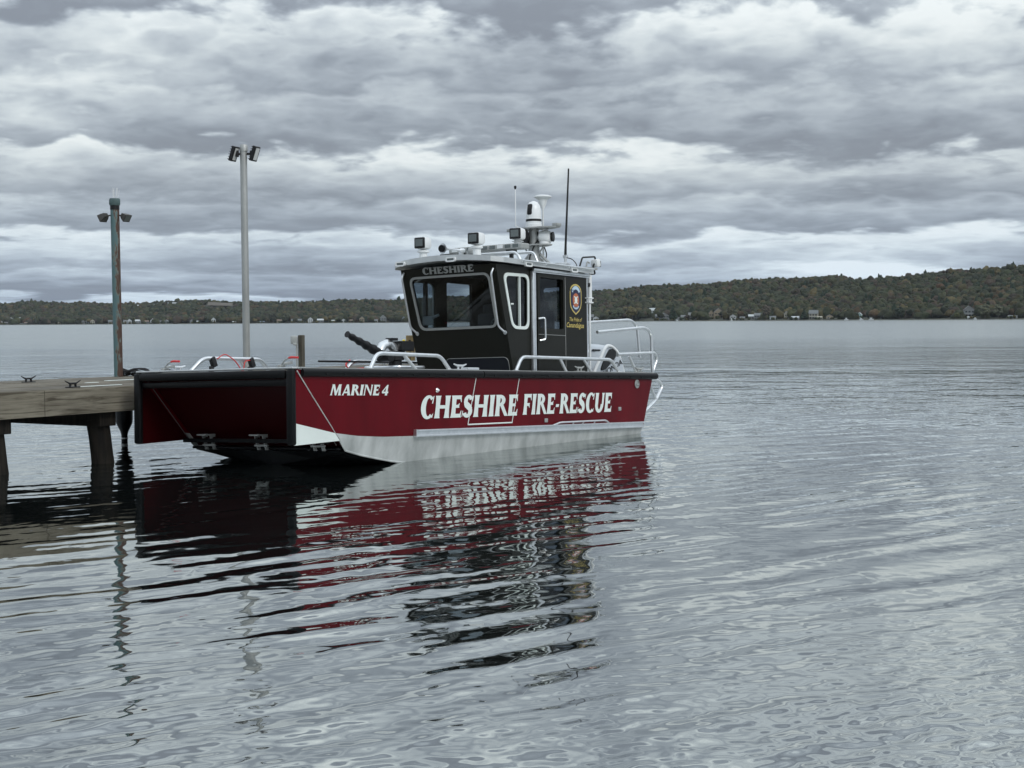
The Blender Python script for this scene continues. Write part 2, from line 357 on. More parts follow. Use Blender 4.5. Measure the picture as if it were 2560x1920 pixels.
G = {
 'H': (1.36, [stem(.27), stem(1.07), bar(.3, 1.0, .5, .15)]),
 'E': (1.0, [stem(.27), bar(.3, .88, .915, .17, -.14), bar(.3, .72, .51, .14, .06), bar(.3, .92, .085, .17, .14)]),
 'F': (.93, [stem(.27), bar(.3, .88, .915, .17, -.14), bar(.3, .72, .49, .14, -.08)]),
 'I': (.58, [stem(.29)]),
 'R': (1.2, [stem(.27), arc(.42, .73, .52, .27, .16, .12, -90, 90, dx=.02), [(.3, .86), (.45, .86), (.45, 1.0), (.3, 1.0)], [(.3, .46), (.45, .46), (.45, .6), (.3, .6)], [(.45, .52), (.95, .0), (1.22, .0), (1.2, .07), (.8, .5), (.7, .55)]]),
 'S': (.98, [arc(.52, .73, .41, .29, .08, .13, 20, 215, dx=0), arc(.47, .27, .43, .29, .09, .13, -160, 40, dx=0), [(.13, .6), (.22, .47), (.6, .28), (.87, .42), (.75, .56), (.38, .73)], [(.86, .95), (.82, .72), (.88, .72), (.95, .98)], [(.06, .04), (.1, .3), (.04, .3), (.0, .02)]]),
 'C': (1.14, [arc(.62, .5, .58, .53, .22, .40, 48, 312, 24, dx=.04), [(.98, .98), (.9, .66), (1.0, .66), (1.06, 1.0)], [(.95, .03), (.96, .14), (1.08, .24), (1.02, .02)]]),
 'U': (1.28, [[(.04, 1), (.5, 1), (.46, .9), (.46, .4), (.1, .4), (.1, .9)], [(.88, 1), (1.24, 1), (1.18, .88), (1.16, .4), (.94, .4), (.94, .88)], arc(.62, .42, .53, .45, .18, .27, 180, 360, 18)]),
 'M': (1.62, [[(.0, 0), (.34, 0), (.27, .1), (.36, .8), (.3, 1), (.12, 1), (.16, .9), (.08, .1)], [(.12, 1), (.46, 1), (.84, .3), (.8, .0), (.68, .0), (.3, .8)], [(.76, .0), (.88, .0), (1.24, 1), (1.02, 1), (.78, .34)], [(1.04, 1), (1.42, 1), (1.36, .9), (1.44, .1), (1.54, 0), (1.08, 0), (1.14, .1)]]),
 'A': (1.24, [[(0, 0), (.3, 0), (.25, .08), (.62, .8), (.58, 1), (.5, 1), (.08, .1)], [(.5, 1), (.78, 1), (1.14, .1), (1.24, 0), (.76, 0), (.8, .1), (.54, .82)], [(.3, .2), (.9, .2), (.84, .34), (.36, .34)]]),
 'N': (1.36, [[(.04, 0), (.3, 0), (.25, .1), (.25, .85), (.12, .96), (.1, .1)], [(.0, 1), (.4, 1), (1.12, .16), (1.16, 0), (1.04, 0), (.2, .86)], [(1.02, .16), (1.02, .9), (.96, 1), (1.26, 1), (1.2, .9), (1.2, 0), (1.1, 0)]]),
 '4': (.98, [[(.5, 0), (.88, 0), (.84, .1), (.84, 1), (.66, 1), (.54, .82), (.54, .1)], [(.66, 1), (.0, .36), (.04, .22), (.22, .36), (.6, .8)], [(.04, .2), (.95, .2), (.98, .36), (.04, .36)]]),
 '-': (.52, [[(.06, .33), (.42, .33), (.46, .47), (.1, .47)]]),
 ' ': (.32, []),
}
def lettering(text, o, ax, ay, h, length, name, m, parent, slant=.12, offs=.003, sp=0.0):
    """ax/ay unit vectors of reading direction and up; letters scaled to fill length"""
    o = Vector(o); ax = Vector(ax); ay = Vector(ay); nn = ax.cross(ay).normalized()
    tot = sum(G[c][0] + sp for c in text); k = length / tot; mb = MB(); x = 0; q = 0
    for c in text:
        adv, polys = G[c]
        for pl in polys:
            n = len(pl); z = offs + .00025 * (q % 5); q += 1
            P = [o + ax * ((x + a) * k + slant * b * h) + ay * (b * h) + nn * z for a, b in pl]
            tris = tessellate_polygon([[Vector((a, b, 0)) for a, b in pl]]); fs = []
            for a, b, c2 in tris:
                if (P[b] - P[a]).cross(P[c2] - P[a]).dot(nn) < 0: a, c2 = c2, a
                fs.append((a, b, c2))
            mb.add(P, fs)
        x += adv + sp
    return mb.build(name, m, parent)
def fontmesh(text, o, ax, ay, h, name, m, parent, length=None, shear=0.0, offs=.003, arcr=None, off=0.0):
    cu = bpy.data.curves.new('lettering_curve', 'FONT'); cu.body = text; cu.size = 1; cu.shear = shear; cu.resolution_u = 3; cu.offset = off
    ob = bpy.data.objects.new('tmp', cu); COL.objects.link(ob); dg = bpy.context.evaluated_depsgraph_get(); me = ob.evaluated_get(dg).to_mesh()
    V = [v.co.copy() for v in me.vertices]; F = [tuple(p.vertices) for p in me.polygons]; ob.evaluated_get(dg).to_mesh_clear()
    bpy.data.objects.remove(ob); bpy.data.curves.remove(cu)
    x0 = min(v.x for v in V); x1 = max(v.x for v in V); kx = (length / (x1 - x0)) if length else h / .7; ky = h / .7
    o = Vector(o); ax = Vector(ax); ay = Vector(ay); nn = ax.cross(ay).normalized(); P = []
    for v in V:
        a = (v.x - x0) * kx; b = v.y * ky
        if arcr:
            th = (a - length / 2) / arcr; a2 = math.sin(th) * (arcr + b); b2 = math.cos(th) * (arcr + b) - arcr; P.append(o + ax * a2 + ay * b2 + nn * offs)
        else: P.append(o + ax * a + ay * b + nn * offs)
    fs = []
    for f in F:
        nrm = (P[f[1]] - P[f[0]]).cross(P[f[2]] - P[f[0]])
        fs.append(f if nrm.dot(nn) >= 0 else f[::-1])
    return MB().add(P, fs).build(name, m, parent)

# ------------------------------------------------------------------ the boat (local frame: x forward, y port, z up, transom at x=0)
BO = Vector((0.9453, 23.8164, 0.0))
Bf = Vector((-0.57809, -0.81507, 0.03839)); Bp = Vector((0.81596, -0.57716, 0.03313)); Bu = Bf.cross(Bp)
boat = empty('fire_boat'); tag(boat, 'dark red fire rescue boat with black cabin and bow ramp, moored at the dock', 'boat')
boat.matrix_world = Matrix(((Bf[0], Bp[0], Bu[0], BO[0]), (Bf[1], Bp[1], Bu[1], BO[1]), (Bf[2], Bp[2], Bu[2], BO[2]), (0, 0, 0, 1)))
GZ = .85
def xtr(z): return -.25 + (.85 - z) * .33                 # transom
def xst(z): return 6.69 + (z + .08) / .93 * .885 if z > -.08 else 6.69 - (-.08 - z) * 1.0   # raked stem
def ys(z): return 1.295 - max(0, .85 - z) * .045 if z > .08 else 1.26 - (.08 - z) * .25
zb_pts = [(-.3, .075), (5.45, .062), (6.06, .067), (6.5, .088), (6.9, .131), (7.6, .262)]
zc_pts = [(-.3, -.42), (4.2, -.40), (5.0, -.33), (5.49, -.272), (5.83, -.235), (6.12, -.190), (6.41, -.141), (6.69, -.08), (7.6, -.08)]
def interp(P, x):
    for a, b in zip(P, P[1:]):
        if x <= b[0]: t = max(0, (x - a[0]) / (b[0] - a[0])); return a[1] + (b[1] - a[1]) * t
    return P[-1][1]
def side_grid(lo, hi, sgn, nu=60, nv=8, off=0.):
    V = []
    for i in range(nu + 1):
        for j in range(nv + 1):
            x = -.1 + 7 * i / nu; z = 0
            for _ in range(12):
                z = lo(x) + (hi(x) - lo(x)) * j / nv; x = xtr(z) + (xst(z) - xtr(z)) * i / nu
            V.append((x, sgn * (ys(z) + off), z))
    F = []
    for i in range(nu):
        for j in range(nv):
            a = i * (nv + 1) + j; q = (a, a + nv + 1, a + nv + 2, a + 1); F.append(q if sgn < 0 else q[::-1])
    return V, F
for sg in (1, -1):
    V, F = side_grid(lambda x: interp(zb_pts, x), lambda x: GZ, sg)
    MB().add(V, F).build('hull_side', 'red', boat, True)
# metal lower hull: sides, bottom, transom in one mesh
mb = MB()
zc = lambda x: interp(zc_pts, x)
for sg in (1, -1):
    V, F = side_grid(zc, lambda x: interp(zb_pts, x), sg, nv=4); mb.add(V, F)
xs = [-.0, 1, 2, 3, 4, 4.8, 5.3, 5.7, 6.0, 6.25, 6.45, 6.6, 6.69]
bot = []
for x in xs:
    z = zc(x); k = 0 if x > 6.65 else min(.28, (6.69 - x) * .6 + .12)
    bot.append([(x, ys(z), z), (x, .62, z - k * .45), (x, 0, z - k), (x, -.62, z - k * .45), (x, -ys(z), z)])
V = [p for r in bot for p in r]; F = []
for i in range(len(xs) - 1):
    for j in range(4): a = i * 5 + j; F.append((a, a + 1, a + 6, a + 5))
mb.cm = 1; mb.add(V, F); mb.cm = 0
mb.add([(xtr(.85), 1.295, .85), (xtr(.85), -1.295, .85), (xtr(-.42), -1.16, -.42), (xtr(-.42), 1.16, -.42)], [(0, 1, 2, 3)])
hull = mb.build('hull_bottom', ['raw', 'dirt'], boat)
# keel strip and bottom strakes
mb = MB()
for y in (0, .62, -.62):
    mb.tube([(6.66, y, -.09), (6.58, y, -.20 if y == 0 else -.13), (6.4, y, -.34 if y == 0 else -.22), (6.0, y, -.48 if y == 0 else -.34)], .018, 6)
mb.build('keel_strake', 'gray', boat)
# bright welded edge along the port and starboard chine and stem
mb = MB()
for sg in (1, -1):
    mb.tube([(x, sg * (ys(zc(x)) + .002), zc(x) + .004) for x in (6.69, 6.55, 6.41, 6.12, 5.83, 5.49, 5.0, 4.2)], .012, 6)
    mb.tube([(6.69, sg * 1.222, -.08), (6.95, sg * 1.262, .19), (7.3, sg * 1.28, .56), (7.56, sg * 1.30, .835)], .007, 6)
mb.build('edge_trim', 'raw', boat)
# gunwale cap, deck and inner bulwarks
mb = MB()
for sg in (1, -1):
    mb.box(((7.5 - .24) / 2 + .0, sg * 1.19, GZ + .012), (7.74, .25, .024))
    mb.plate([[(0, .25), (6.93, .25), (7.45, .85), (0, .85)]], (0, sg * 1.065, 0), (1, 0, 0), (0, 0, 1), .02)
mb.box((-.14, 0, GZ - .1), (.18, 2.1, .03)); mb.box((-.02, 0, .55), (.03, 2.1, .58))
mb.build('gunwale', 'gray', boat)
MB().box((3.45, 0, .24), (6.7, 2.12, .03)).build('deck', 'deck', boat)
# black rubber gunwale fender (D section) with the joint behind midships
def dfend(x0, x1, sg):
    m = MB(); sec = [(0, .048), (.03, .046), (.052, .028), (.06, 0), (.052, -.028), (.03, -.046), (0, -.048)]
    n = 40; V = []
    for i in range(n + 1):
        x = x0 + (x1 - x0) * i / n; V += [(x, sg * (1.292 + a), GZ - .032 + b) for a, b in sec]
    k = len(sec); F = []
    for i in range(n):
        for j in range(k - 1): a = i * k + j; q = (a, a + 1, a + k + 1, a + k); F.append(q if sg > 0 else q[::-1])
    F += [tuple(range(k)), tuple(n * k + j for j in range(k))[::-1]]
    for i in range(int((x1 - x0) / .31)):
        m.lathe([(.010, 0), (.010, .008), (.004, .011)], (x0 + .2 + i * .31, sg * 1.352, GZ - .05), 8, (0, sg, 0))
    return m.add(V, F).build('rub_fender', 'rub', boat, True)
for sg in (1, -1): dfend(-.31, 4.13, sg); dfend(4.145, 7.5, sg)
# lower rub rail (aluminium channel) both sides
for sg in (1, -1):
    mb = MB(); Y = 1.268 * sg
    for z, h, t in ((.118, .022, .05), (.052, .022, .05), (.085, .046, .028)):
        L_, x0, x1 = 5.42, .05, 5.47
        mb.box(((x0 + x1) / 2, Y + sg * t / 2 - sg * .01, z + .008 if z != .085 else z + .008), (L_, t, h), bev=.004)
    mb.box((5.475, Y + sg * .015, .093), (.02, .055, .095), bev=.004)
    mb.build('rub_rail', 'alu', boat)
# step loop above the rub rail
mb = MB(); mb.tube(fillet([(2.50, 1.30, .13), (2.36, 1.325, .168), (1.17, 1.325, .176), (1.05, 1.30, .135)], .06), .013, 8)
for x in (2.0, 1.75, 1.45): mb.tube([(x, 1.325, .172), (x, 1.29, .13)], .009, 6)
mb.build('boarding_step', 'alu', boat)
# hull side door outline
mb = MB()
yy = lambda z: ys(z) + .004
for a, b in (((4.245, .79), (4.40, .178)), ((4.40, .178), (3.43, .186)), ((3.43, .186), (3.285, .79))):
    r = .0055 if a[1] != .178 or b[1] != .186 else .010
    mb.tube([(a[0], yy(a[1]), a[1]), (b[0], yy(b[1]), b[1])], r, 6)
mb.build('side_door_seam', M['white'], boat)
mb = MB()
mb.lathe([(.03, 0), (.03, .012), (.02, .02), (.012, .035), (.004, .04)], (5.05, ys(.62), .615), 12, (0, 1, 0)); mb.build('mooring_stud', 'alu', boat, True)
mb = MB(); mb.lathe([(.062, 0), (.066, .012), (.05, .018), (.045, .006), (.002, .005)], (.235, ys(.70), .700), 24, (0, 1, 0)); mb.box((.235, ys(.7) + .018, .695), (.09, .012, .02)); mb.build('round_scupper', 'gray', boat, True)
for x, z in ((.71, .335), (2.63, .20)):
    MB().box((x, ys(z) + .006, z), (.075, .02, .055), bev=.008).build('drain_fitting', 'gray', boat, True)
# vinyl names on the port side
nrm = Vector((0, 1, 0)); axm = Vector((-1, 0, .0047)).normalized(); aym = Vector((0, .045, 1)).normalized()
lettering('CHESHIRE', (5.385, ys(.265), .268), axm, aym, .278, 2.075, 'name_lettering', 'white', boat, offs=.005, slant=.11)
lettering('FIRE-RESCUE', (3.20, ys(.29), .285), axm, aym, 0.276, 2.26, 'name_lettering', 'white', boat, offs=.005, slant=.11)
lettering('MARINE 4', (7.015, ys(.56), .562), Vector((-1, 0, -.006)).normalized(), aym, .125, 1.02, 'number_lettering', 'white', boat, offs=.005, slant=.22)
# ---- bow ramp: recessed raked door with wings, framed by black D fenders
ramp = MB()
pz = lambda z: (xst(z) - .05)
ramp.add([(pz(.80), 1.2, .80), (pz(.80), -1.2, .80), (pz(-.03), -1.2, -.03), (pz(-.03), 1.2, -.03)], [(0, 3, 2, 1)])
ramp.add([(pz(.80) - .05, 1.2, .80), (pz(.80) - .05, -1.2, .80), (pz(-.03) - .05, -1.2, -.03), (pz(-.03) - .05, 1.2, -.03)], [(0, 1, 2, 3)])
rampo = ramp.build('bow_ramp', 'redshade', boat)
for sg in (1, -1):
    zb = lambda x: .131 + (x - 6.9) * .187
    # wing: one thin triangular plate in two paint areas
    st = lambda z: xst(z) + .012
    up = [(st(.83), .83), (7.585, .83), (7.585, zb(7.585)), (st(.131), zb(st(.131)))]
    lo = [(st(.131), zb(st(.131))), (7.585, zb(7.585)), (7.585, .007), (st(.04), .042)]
    mb = MB()
    for k, lp in enumerate((up, lo)):
        mb.cm = k
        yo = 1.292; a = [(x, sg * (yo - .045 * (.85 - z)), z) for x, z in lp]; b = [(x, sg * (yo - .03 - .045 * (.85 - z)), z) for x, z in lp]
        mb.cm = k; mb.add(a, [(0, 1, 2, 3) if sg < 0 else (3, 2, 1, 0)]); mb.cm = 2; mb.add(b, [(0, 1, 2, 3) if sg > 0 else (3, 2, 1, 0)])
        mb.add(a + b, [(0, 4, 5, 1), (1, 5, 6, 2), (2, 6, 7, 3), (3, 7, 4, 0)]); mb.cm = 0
    mb.build('ramp_wing', ['red', 'white', 'redshade'], rampo)
for sg in (1, -1):
    MB().tube([(7.52, sg * 1.185, .77), (6.80, sg * 1.185, -.01)], .006, 6).build('ramp_seam', M['seam'], rampo)
def vf(y):      # vertical rubber fender
    m = MB(); m.box((7.60, y, .43), (.075, .105, .845), bev=.028); return m
vf(1.245).build('bow_fender', 'rub', rampo, True); vf(-1.245).build('bow_fender', 'rub', rampo, True)
mb = MB(); mb.box((7.615, 0, .80), (.07, 2.385, .095), bev=.03); mb.box((7.57, 0, .705), (.06, 2.385, .075), bev=.02); mb.build('bow_fender', 'rub', rampo, True)
mb = MB(); mb.box((7.50, 0, .868), (.22, 2.56, .02), bev=.006); mb.build('ramp_cap', 'roofalu', rampo)
mb = MB(); mb.box((6.93, .0, .035), (.05, 2.38, .05), bev=.01); mb.box((6.76, 0, -.055), (.06, 2.40, .03), bev=.01); mb.build('hinge_bar', 'rub', rampo)
for y in (-.86, .02, .92):
    m = MB()
    m.plate([[(0, 0), (.16, 0), (.16, -.02), (.09, -.02), (.03, -.19), (-.02, -.19), (.04, -.04), (0, -.04)]], (6.86, y, .115), (1, 0, 0), (0, 0, 1), .012)
    m.plate([[(0, 0), (.16, 0), (.16, -.02), (.09, -.02), (.03, -.19), (-.02, -.19), (.04, -.04), (0, -.04)]], (6.86, y + .13, .115), (1, 0, 0), (0, 0, 1), .012)
    m.box((6.95, y + .06, .105), (.14, .15, .014)); m.tube([(6.90, y - .03, -.02), (6.90, y + .18, -.02)], .014)
    m.build('hinge_bracket', 'gray', rampo)
for y in (-.93, .98):
    m = MB(); m.tube([(7.44, y, .88), (7.47, y + .05, .92), (7.43, y + .13, .93)], .016, 6); m.box((7.44, y - .03, .895), (.09, .05, .03), bev=.006)
    m.tube([(7.44, y - .04, .90), (7.45, y + .04, .965), (7.45, y + .10, .985)], .010, 6)
    t = m.build('toggle_clamp', 'gray', rampo, True)
    h = MB(); h.tube([(7.45, y + .09, .983), (7.45, y + .13, .99), (7.45, y + .235, .985)], [.010, .014, .012], 8); h.build('handle', 'redp', t, True)
# ---- rails
def rail(pts, r=.025, fr=.09, name='hand_rail', extra=()):
    m = MB(); m.tube(fillet(pts, fr), r, 10)
    for e in extra: m.tube(e, r * .85, 8)
    for p in (pts[0], pts[-1]): m.lathe([(r * 2, 0), (r * 2, .008), (r, .014)], (p[0], p[1], GZ + .024), 10) if abs(p[2] - .87) < .02 else None
    return m.build(name, 'alu', boat, True)
rail([(6.15, 1.15, .87), (6.00, 1.13, 1.06), (4.78, 1.13, 1.05), (4.61, 1.15, .87)], extra=[[(5.50, 1.13, 1.05), (5.29, 1.15, .87)]])
rail([(3.16, 1.15, .87), (2.99, 1.13, 1.065), (.70, 1.13, 1.06), (.50, 1.15, .87)], extra=[[(2.06, 1.13, 1.06), (1.93, 1.15, .87)], [(1.45, 1.13, 1.06), (1.27, 1.15, .87)]])
sb = rail([(6.86, -1.15, .87), (6.66, -1.13, 1.045), (5.66, -1.13, 1.045), (5.46, -1.15, .87)], extra=[[(6.02, -1.13, 1.045), (5.88, -1.15, .87)]])
rail([(4.05, -1.15, .87), (3.85, -1.13, 1.045), (1.6, -1.13, 1.045), (1.4, -1.15, .87)], extra=[[(3.2, -1.13, 1.045), (3.1, -1.15, .87)]])
# ratchet straps on the starboard rail
for x in (6.50, 5.83):
    m = MB(); m.box((x, -1.12, 1.0), (.07, .07, .13), Matrix.Rotation(.4, 3, 'Y'), bev=.015); m.box((x + .02, -1.13, .90), (.05, .05, .1), bev=.01); s_ = m.build('rail_strap', 'strap', boat, True)
    m = MB(); m.tube(fillet([(x - .05, -1.1, 1.04), (x - .14, -1.06, 1.11), (x - .30, -1.04, 1.02), (x - .40, -1.02, .89)] if x > 6 else [(x + .05, -1.1, 1.03), (x + .14, -1.1, 1.02), (x + .17, -1.1, .89)], .06), .007, 6)
    m.build('red_strap', 'redp', s_, True)
m = MB(); m.box((7.1, -1.15, .885), (.34, .05, .02), Matrix.Rotation(.15, 3, 'Z'), bev=.008); m.tube([(7.2, -1.1, .885), (7.35, -1.06, .91)], .01, 6); m.build('rope_end', 'strap', boat, True)
def cleat(x, y, s=1., m_='alu'):
    m = MB(); z = GZ + .024
    m.box((x, y, z + .006), (.2 * s, .08, .012), bev=.004); m.tube([(x - .04, y, z), (x - .04, y, z + .05)], .014); m.tube([(x + .04, y, z), (x + .04, y, z + .05)], .014)
    m.tube([(x - .13 * s, y, z + .075), (x - .06, y, z + .055), (x + .06, y, z + .055), (x + .13 * s, y, z + .075)], [.008, .015, .015, .008])
    return m.build('cleat', m_, boat, True)
cleat(4.42, 1.17); cleat(1.62, 1.17, .9, 'gray'); cleat(-.05, 1.17, .9, 'gray'); cleat(7.05, -1.17)
MB().box((4.18, 1.15, .89), (.24, .12, .035), bev=.01).build('hatch_hinge', 'alu', boat)
# stern rails
m = MB(); R_ = .024
m.tube(fillet([(1.05, 1.12, 1.455), (-.30, 1.12, 1.565), (-.50, 1.12, 1.50), (-.535, 1.12, .80)], .14), R_, 10)
m.tube(fillet([(1.05, .80, 1.60), (-.42, .80, 1.70), (-.62, .80, 1.62), (-.66, .82, 1.12)], .14), R_ * .9, 10)
m.tube(fillet([(.50, 1.12, 1.14), (-.60, 1.12, 1.185), (-.72, 1.10, 1.10), (-.54, 1.10, .84)], .07), R_, 10)
m.tube([(.16, 1.12, 1.12), (.0, 1.15, .87)], R_ * .85, 8); m.tube([(-.60, .82, 1.18), (-.60, 1.12, 1.18)], R_ * .8, 8)
m.build('stern_rail', 'alu', boat, True)
m = MB(); m.tube(fillet([(-.28, 1.1, .79), (-.72, 1.1, .765), (-.88, 1.1, .68), (-.66, 1.1, .45), (-.12, 1.1, .18)], .1), R_ * 1.1, 10); m.tube([(-.40, 1.1, .78), (-.66, 1.1, .46)], R_, 8)
m.build('transom_guard', 'alu', boat, True)
m = MB(); m.tube(fillet([(-.28, -1.1, .79), (-.72, -1.1, .765), (-.88, -1.1, .68), (-.66, -1.1, .45), (-.12, -1.1, .18)], .1), R_ * 1.1, 10)
m.build('transom_guard', 'alu', boat, True)

# ---- cabin shell: plates with window openings
yc = .83
cab = MB()
def side_outline(): return [(.92, .255), (2.592, .255), (3.155, 2.335), (.92, 2.335)]
qw = [(3.00, 2.225), (2.79, 1.46), (2.38, 1.46), (2.37, 2.235)]
dw = [(2.15, 2.215), (2.15, 1.48), (1.54, 1.48), (1.54, 2.215)]
def flip(l): return [(-a, b) for a, b in l]
qi = rr(inset(qw, .045), .09); di = rr(dw, .03)
mbs = []
cab.plate([flip(side_outline()), flip(qi)[::-1], flip(di)[::-1]], (0, yc, 0), (-1, 0, 0), (0, 0, 1), .045)
cab.plate([side_outline(), qi[::-1], di[::-1]], (0, -yc, 0), (1, 0, 0), (0, 0, 1), .045)
# rear bulkhead with a door window
cab.plate([[(-yc + .046, .255), (yc - .046, .255), (yc - .046, 2.335), (-yc + .046, 2.335)], rr([(-.62, 1.5), (-.62, 2.15), (-.1, 2.15), (-.1, 1.5)], .05)], (.925, 0, 0), (0, -1, 0), (0, 0, 1), .04)
# front, raked forward towards the top
fo = Vector((2.76, 0, .873)); fv = Vector((.377, 0, 1.385)).normalized(); fu = Vector((0, 1, 0))
sb_, st_ = (.255 - .873) / fv.z, (2.335 - .873) / fv.z
ws = [(-.705, 1.405), (.705, 1.405), (.70, .628), (-.665, .628)]
wi = rr(inset(ws, .028), .085)
cab.plate([[(-yc + .046, sb_), (yc - .046, sb_), (yc - .046, st_), (-yc + .046, st_)], wi], fo, fu, fv, .045)
cabo = cab.build('cabin', 'cab', boat)
# front nn = fu x fv points forward
def frame(loop_o, loop_i, o, ax, ay, th, name, m, parent, r=.1, lift=.012):
    o = Vector(o); nn = Vector(ax).cross(Vector(ay)).normalized()
    return MB().plate([rr(loop_o, r), rr(loop_i, r * .8)[::-1]], o + nn * lift, ax, ay, th).build(name, m, parent)
wf = frame(ws, inset(ws, .031), fo, fu, fv, .02, 'windscreen_frame', 'gray', cabo, .12)
MB().plate([wi], fo + Vector((.965, 0, -.2627)) * -.015, fu, fv, .006).build('windscreen', 'glass', wf)
qf = frame(flip(qw), inset(flip(qw), .042), (0, yc, 0), (-1, 0, 0), (0, 0, 1), .025, 'window_frame', 'white', cabo, .12)
m = MB(); m.box((2.60, yc - .002, 1.85), (.022, .03, .70)); m.tube([(2.83, yc + .015, 1.80), (2.80, yc + .04, 1.80)], .012); m.build('mullion', 'white', qf)
MB().plate([flip(qi)], (0, yc - .02, 0), (-1, 0, 0), (0, 0, 1), .006).build('pane', 'glassp', qf)
MB().plate([flip(di)], (0, yc - .02, 0), (-1, 0, 0), (0, 0, 1), .006).build('pane', 'glassp', cabo)
qs = frame(qw, inset(qw, .05), (0, -yc, 0), (1, 0, 0), (0, 0, 1), .025, 'window_frame', 'white', cabo, .12)
MB().box((2.60, -yc + .002, 1.85), (.035, .06, .74)).build('mullion', 'blk', qs)
MB().plate([qi], (0, -yc + .02, 0), (1, 0, 0), (0, 0, 1), .006).build('pane', 'glassd', qs)
# lower hatch outline on the front
lp = rr([(-.3, -.02), (.78, -.02), (.78, .21), (-.3, .21)], .08)
MB().plate([lp], fo + Vector((.965, 0, -.2627)) * .008, fu, fv, .008).build('hatch', M['hatch'], cabo)
MB().tube([fo + fu * a + fv * b + Vector((.965, 0, -.2627)) * .009 for a, b in lp], .004, 5, closed=True).build('hatch_trim', 'gray', cabo)
# grab rails on the front corners
for a, b in (((.78, 1.452), (.80, .555)), ((-.775, 1.475), (-.73, .59))):
    nn = Vector((.965, 0, -.2627)); P = lambda u, v, h: fo + fu * u + fv * v + nn * h
    m = MB(); m.tube(fillet([P(a[0], a[1], .0), P(a[0] - .01, a[1] - .06, .055), P(b[0] - .06 * (1 if a[0] > 0 else 1), b[1] + .10, .055), P(b[0], b[1], .0)], .05), .015, 10)
    m.lathe([(.03, 0), (.03, .01), (.02, .014)], P(b[0], b[1], 0), 10, nn); m.build('grab_rail', 'alu', cabo, True)
lettering('CHESHIRE', fo + fu * -.445 + fv * 1.43, fu, fv, .098, .90, 'cabin_lettering', 'gray', cabo, slant=.05, offs=.004)
# sliding door on the port side
d = MB(); d.box((1.52, yc + .018, 1.25), (1.19, .03, 1.86), bev=.004)
d2 = MB(); do = [(2.205, .32), (2.205, 2.26), (.93, 2.26), (.93, .32)]
door = d2.plate([flip(do), rr(flip([(2.145, 2.205), (2.145, 1.49), (1.545, 1.49), (1.545, 2.205)]), .03)], (0, yc + .034, 0), (-1, 0, 0), (0, 0, 1), .028).build('sliding_door', 'cab', cabo)
m = MB()
for a, b in (((1.50, .35), (1.50, 2.24)), ((2.19, 1.40), (1.50, 1.40))): m.tube([(a[0], yc + .036, a[1]), (b[0], yc + .036, b[1])], .004, 4)
m.build('panel_seam', 'gray', door)
m = MB(); m.tube(fillet([(2.20, yc + .04, 1.62), (2.10, yc + .085, 1.635), (2.09, yc + .085, 1.33), (2.17, yc + .04, 1.315)], .03), .014, 8); m.build('handle', 'alu', door, True)
m = MB(); m.box((2.31, yc + .026, 1.27), (.055, .05, 2.03), bev=.01); m.box((2.255, yc + .012, 1.27), (.05, .03, 2.0)); m.build('door_post', 'alu', cabo, True)
m = MB(); m.box((1.60, yc + .055, 2.30), (1.46, .035, .04), bev=.008); m.box((1.60, yc + .035, 2.27), (1.46, .05, .012)); m.build('door_track', 'alu', cabo, True)
# crest and motto on the door's rear panel
bx, bz = 1.225, 1.935
def shield(s, hh): 
    P = []
    for i in range(9): a = PI * i / 8; P.append((s * .155 * math.cos(a), hh * .11 + s * .115 * math.sin(a)))
    P += [(-.155 * s, -.05 * hh), (-.135 * s, -.12 * hh), (-.085 * s, -.175 * hh), (0, -.225 * hh), (.085 * s, -.175 * hh), (.135 * s, -.12 * hh), (.155 * s, -.05 * hh)]
    return P
O_ = lambda l: (bx, yc + .034 + l, bz)
bd = MB().plate([shield(1.0, 1.0)], O_(.003), (-1, 0, 0), (0, 0, 1), .002).build('crest', 'gold', door)
MB().plate([shield(.88, .90)], O_(.0045), (-1, 0, 0), (0, 0, 1), .001).build('crest_field', 'navy', bd)
def ell(cx, cy, a, b, n=20, a0=0, a1=360): return [(cx + a * math.cos(math.radians(a0 + (a1 - a0) * i / n)), cy + b * math.sin(math.radians(a0 + (a1 - a0) * i / n))) for i in range(n)]
MB().plate([arc(0, .06, .125, .135, .085, .085, 25, 155)], O_(.006), (-1, 0, 0), (0, 0, 1), .001).build('crest_scroll', 'lblue', bd)
MB().plate([arc(0, -.08, .085, -.065, .06, -.03, 15, 165)[::-1]], O_(.006), (-1, 0, 0), (0, 0, 1), .001).build('crest_scroll', 'lblue', bd)
m = MB(); m.plate([ell(0, -.01, .085, .10)], O_(.0065), (-1, 0, 0), (0, 0, 1), .001)
m.plate([[(-.075, -.05), (.075, -.05), (.05, -.11), (-.05, -.11)]], O_(.0062), (-1, 0, 0), (0, 0, 1), .001); m.build('crest_cross', 'orange', bd)
m = MB(); m.plate([ell(0, -.01, .035, .05)], O_(.0085), (-1, 0, 0), (0, 0, 1), .001)
for a in range(4):
    c_, s_ = math.cos(PI / 4 + a * PI / 2), math.sin(PI / 4 + a * PI / 2); m.box((bx - c_ * .055, yc + .0425, bz - .01 + s_ * .065), (.022, .002, .02))
m.build('crest_emblem', 'white', bd)
fontmesh('CHESHIRE', (bx + .11, yc + .034, bz + .115), (-1, 0, 0), (0, 0, 1), .032, 'crest_lettering', 'navy', bd, length=.19, offs=.0085, arcr=.13)
fontmesh('FIRE', (bx + .045, yc + .034, bz - .125), (-1, 0, 0), (0, 0, 1), .022, 'crest_lettering', 'navy', bd, length=.08, offs=.0085)
fontmesh('The Pride of', (1.395, yc + .034, 1.615), (-1, 0, 0), (0, 0, 1), .055, 'motto_lettering', 'gold', door, length=.33, shear=.35, offs=.004, off=.012)
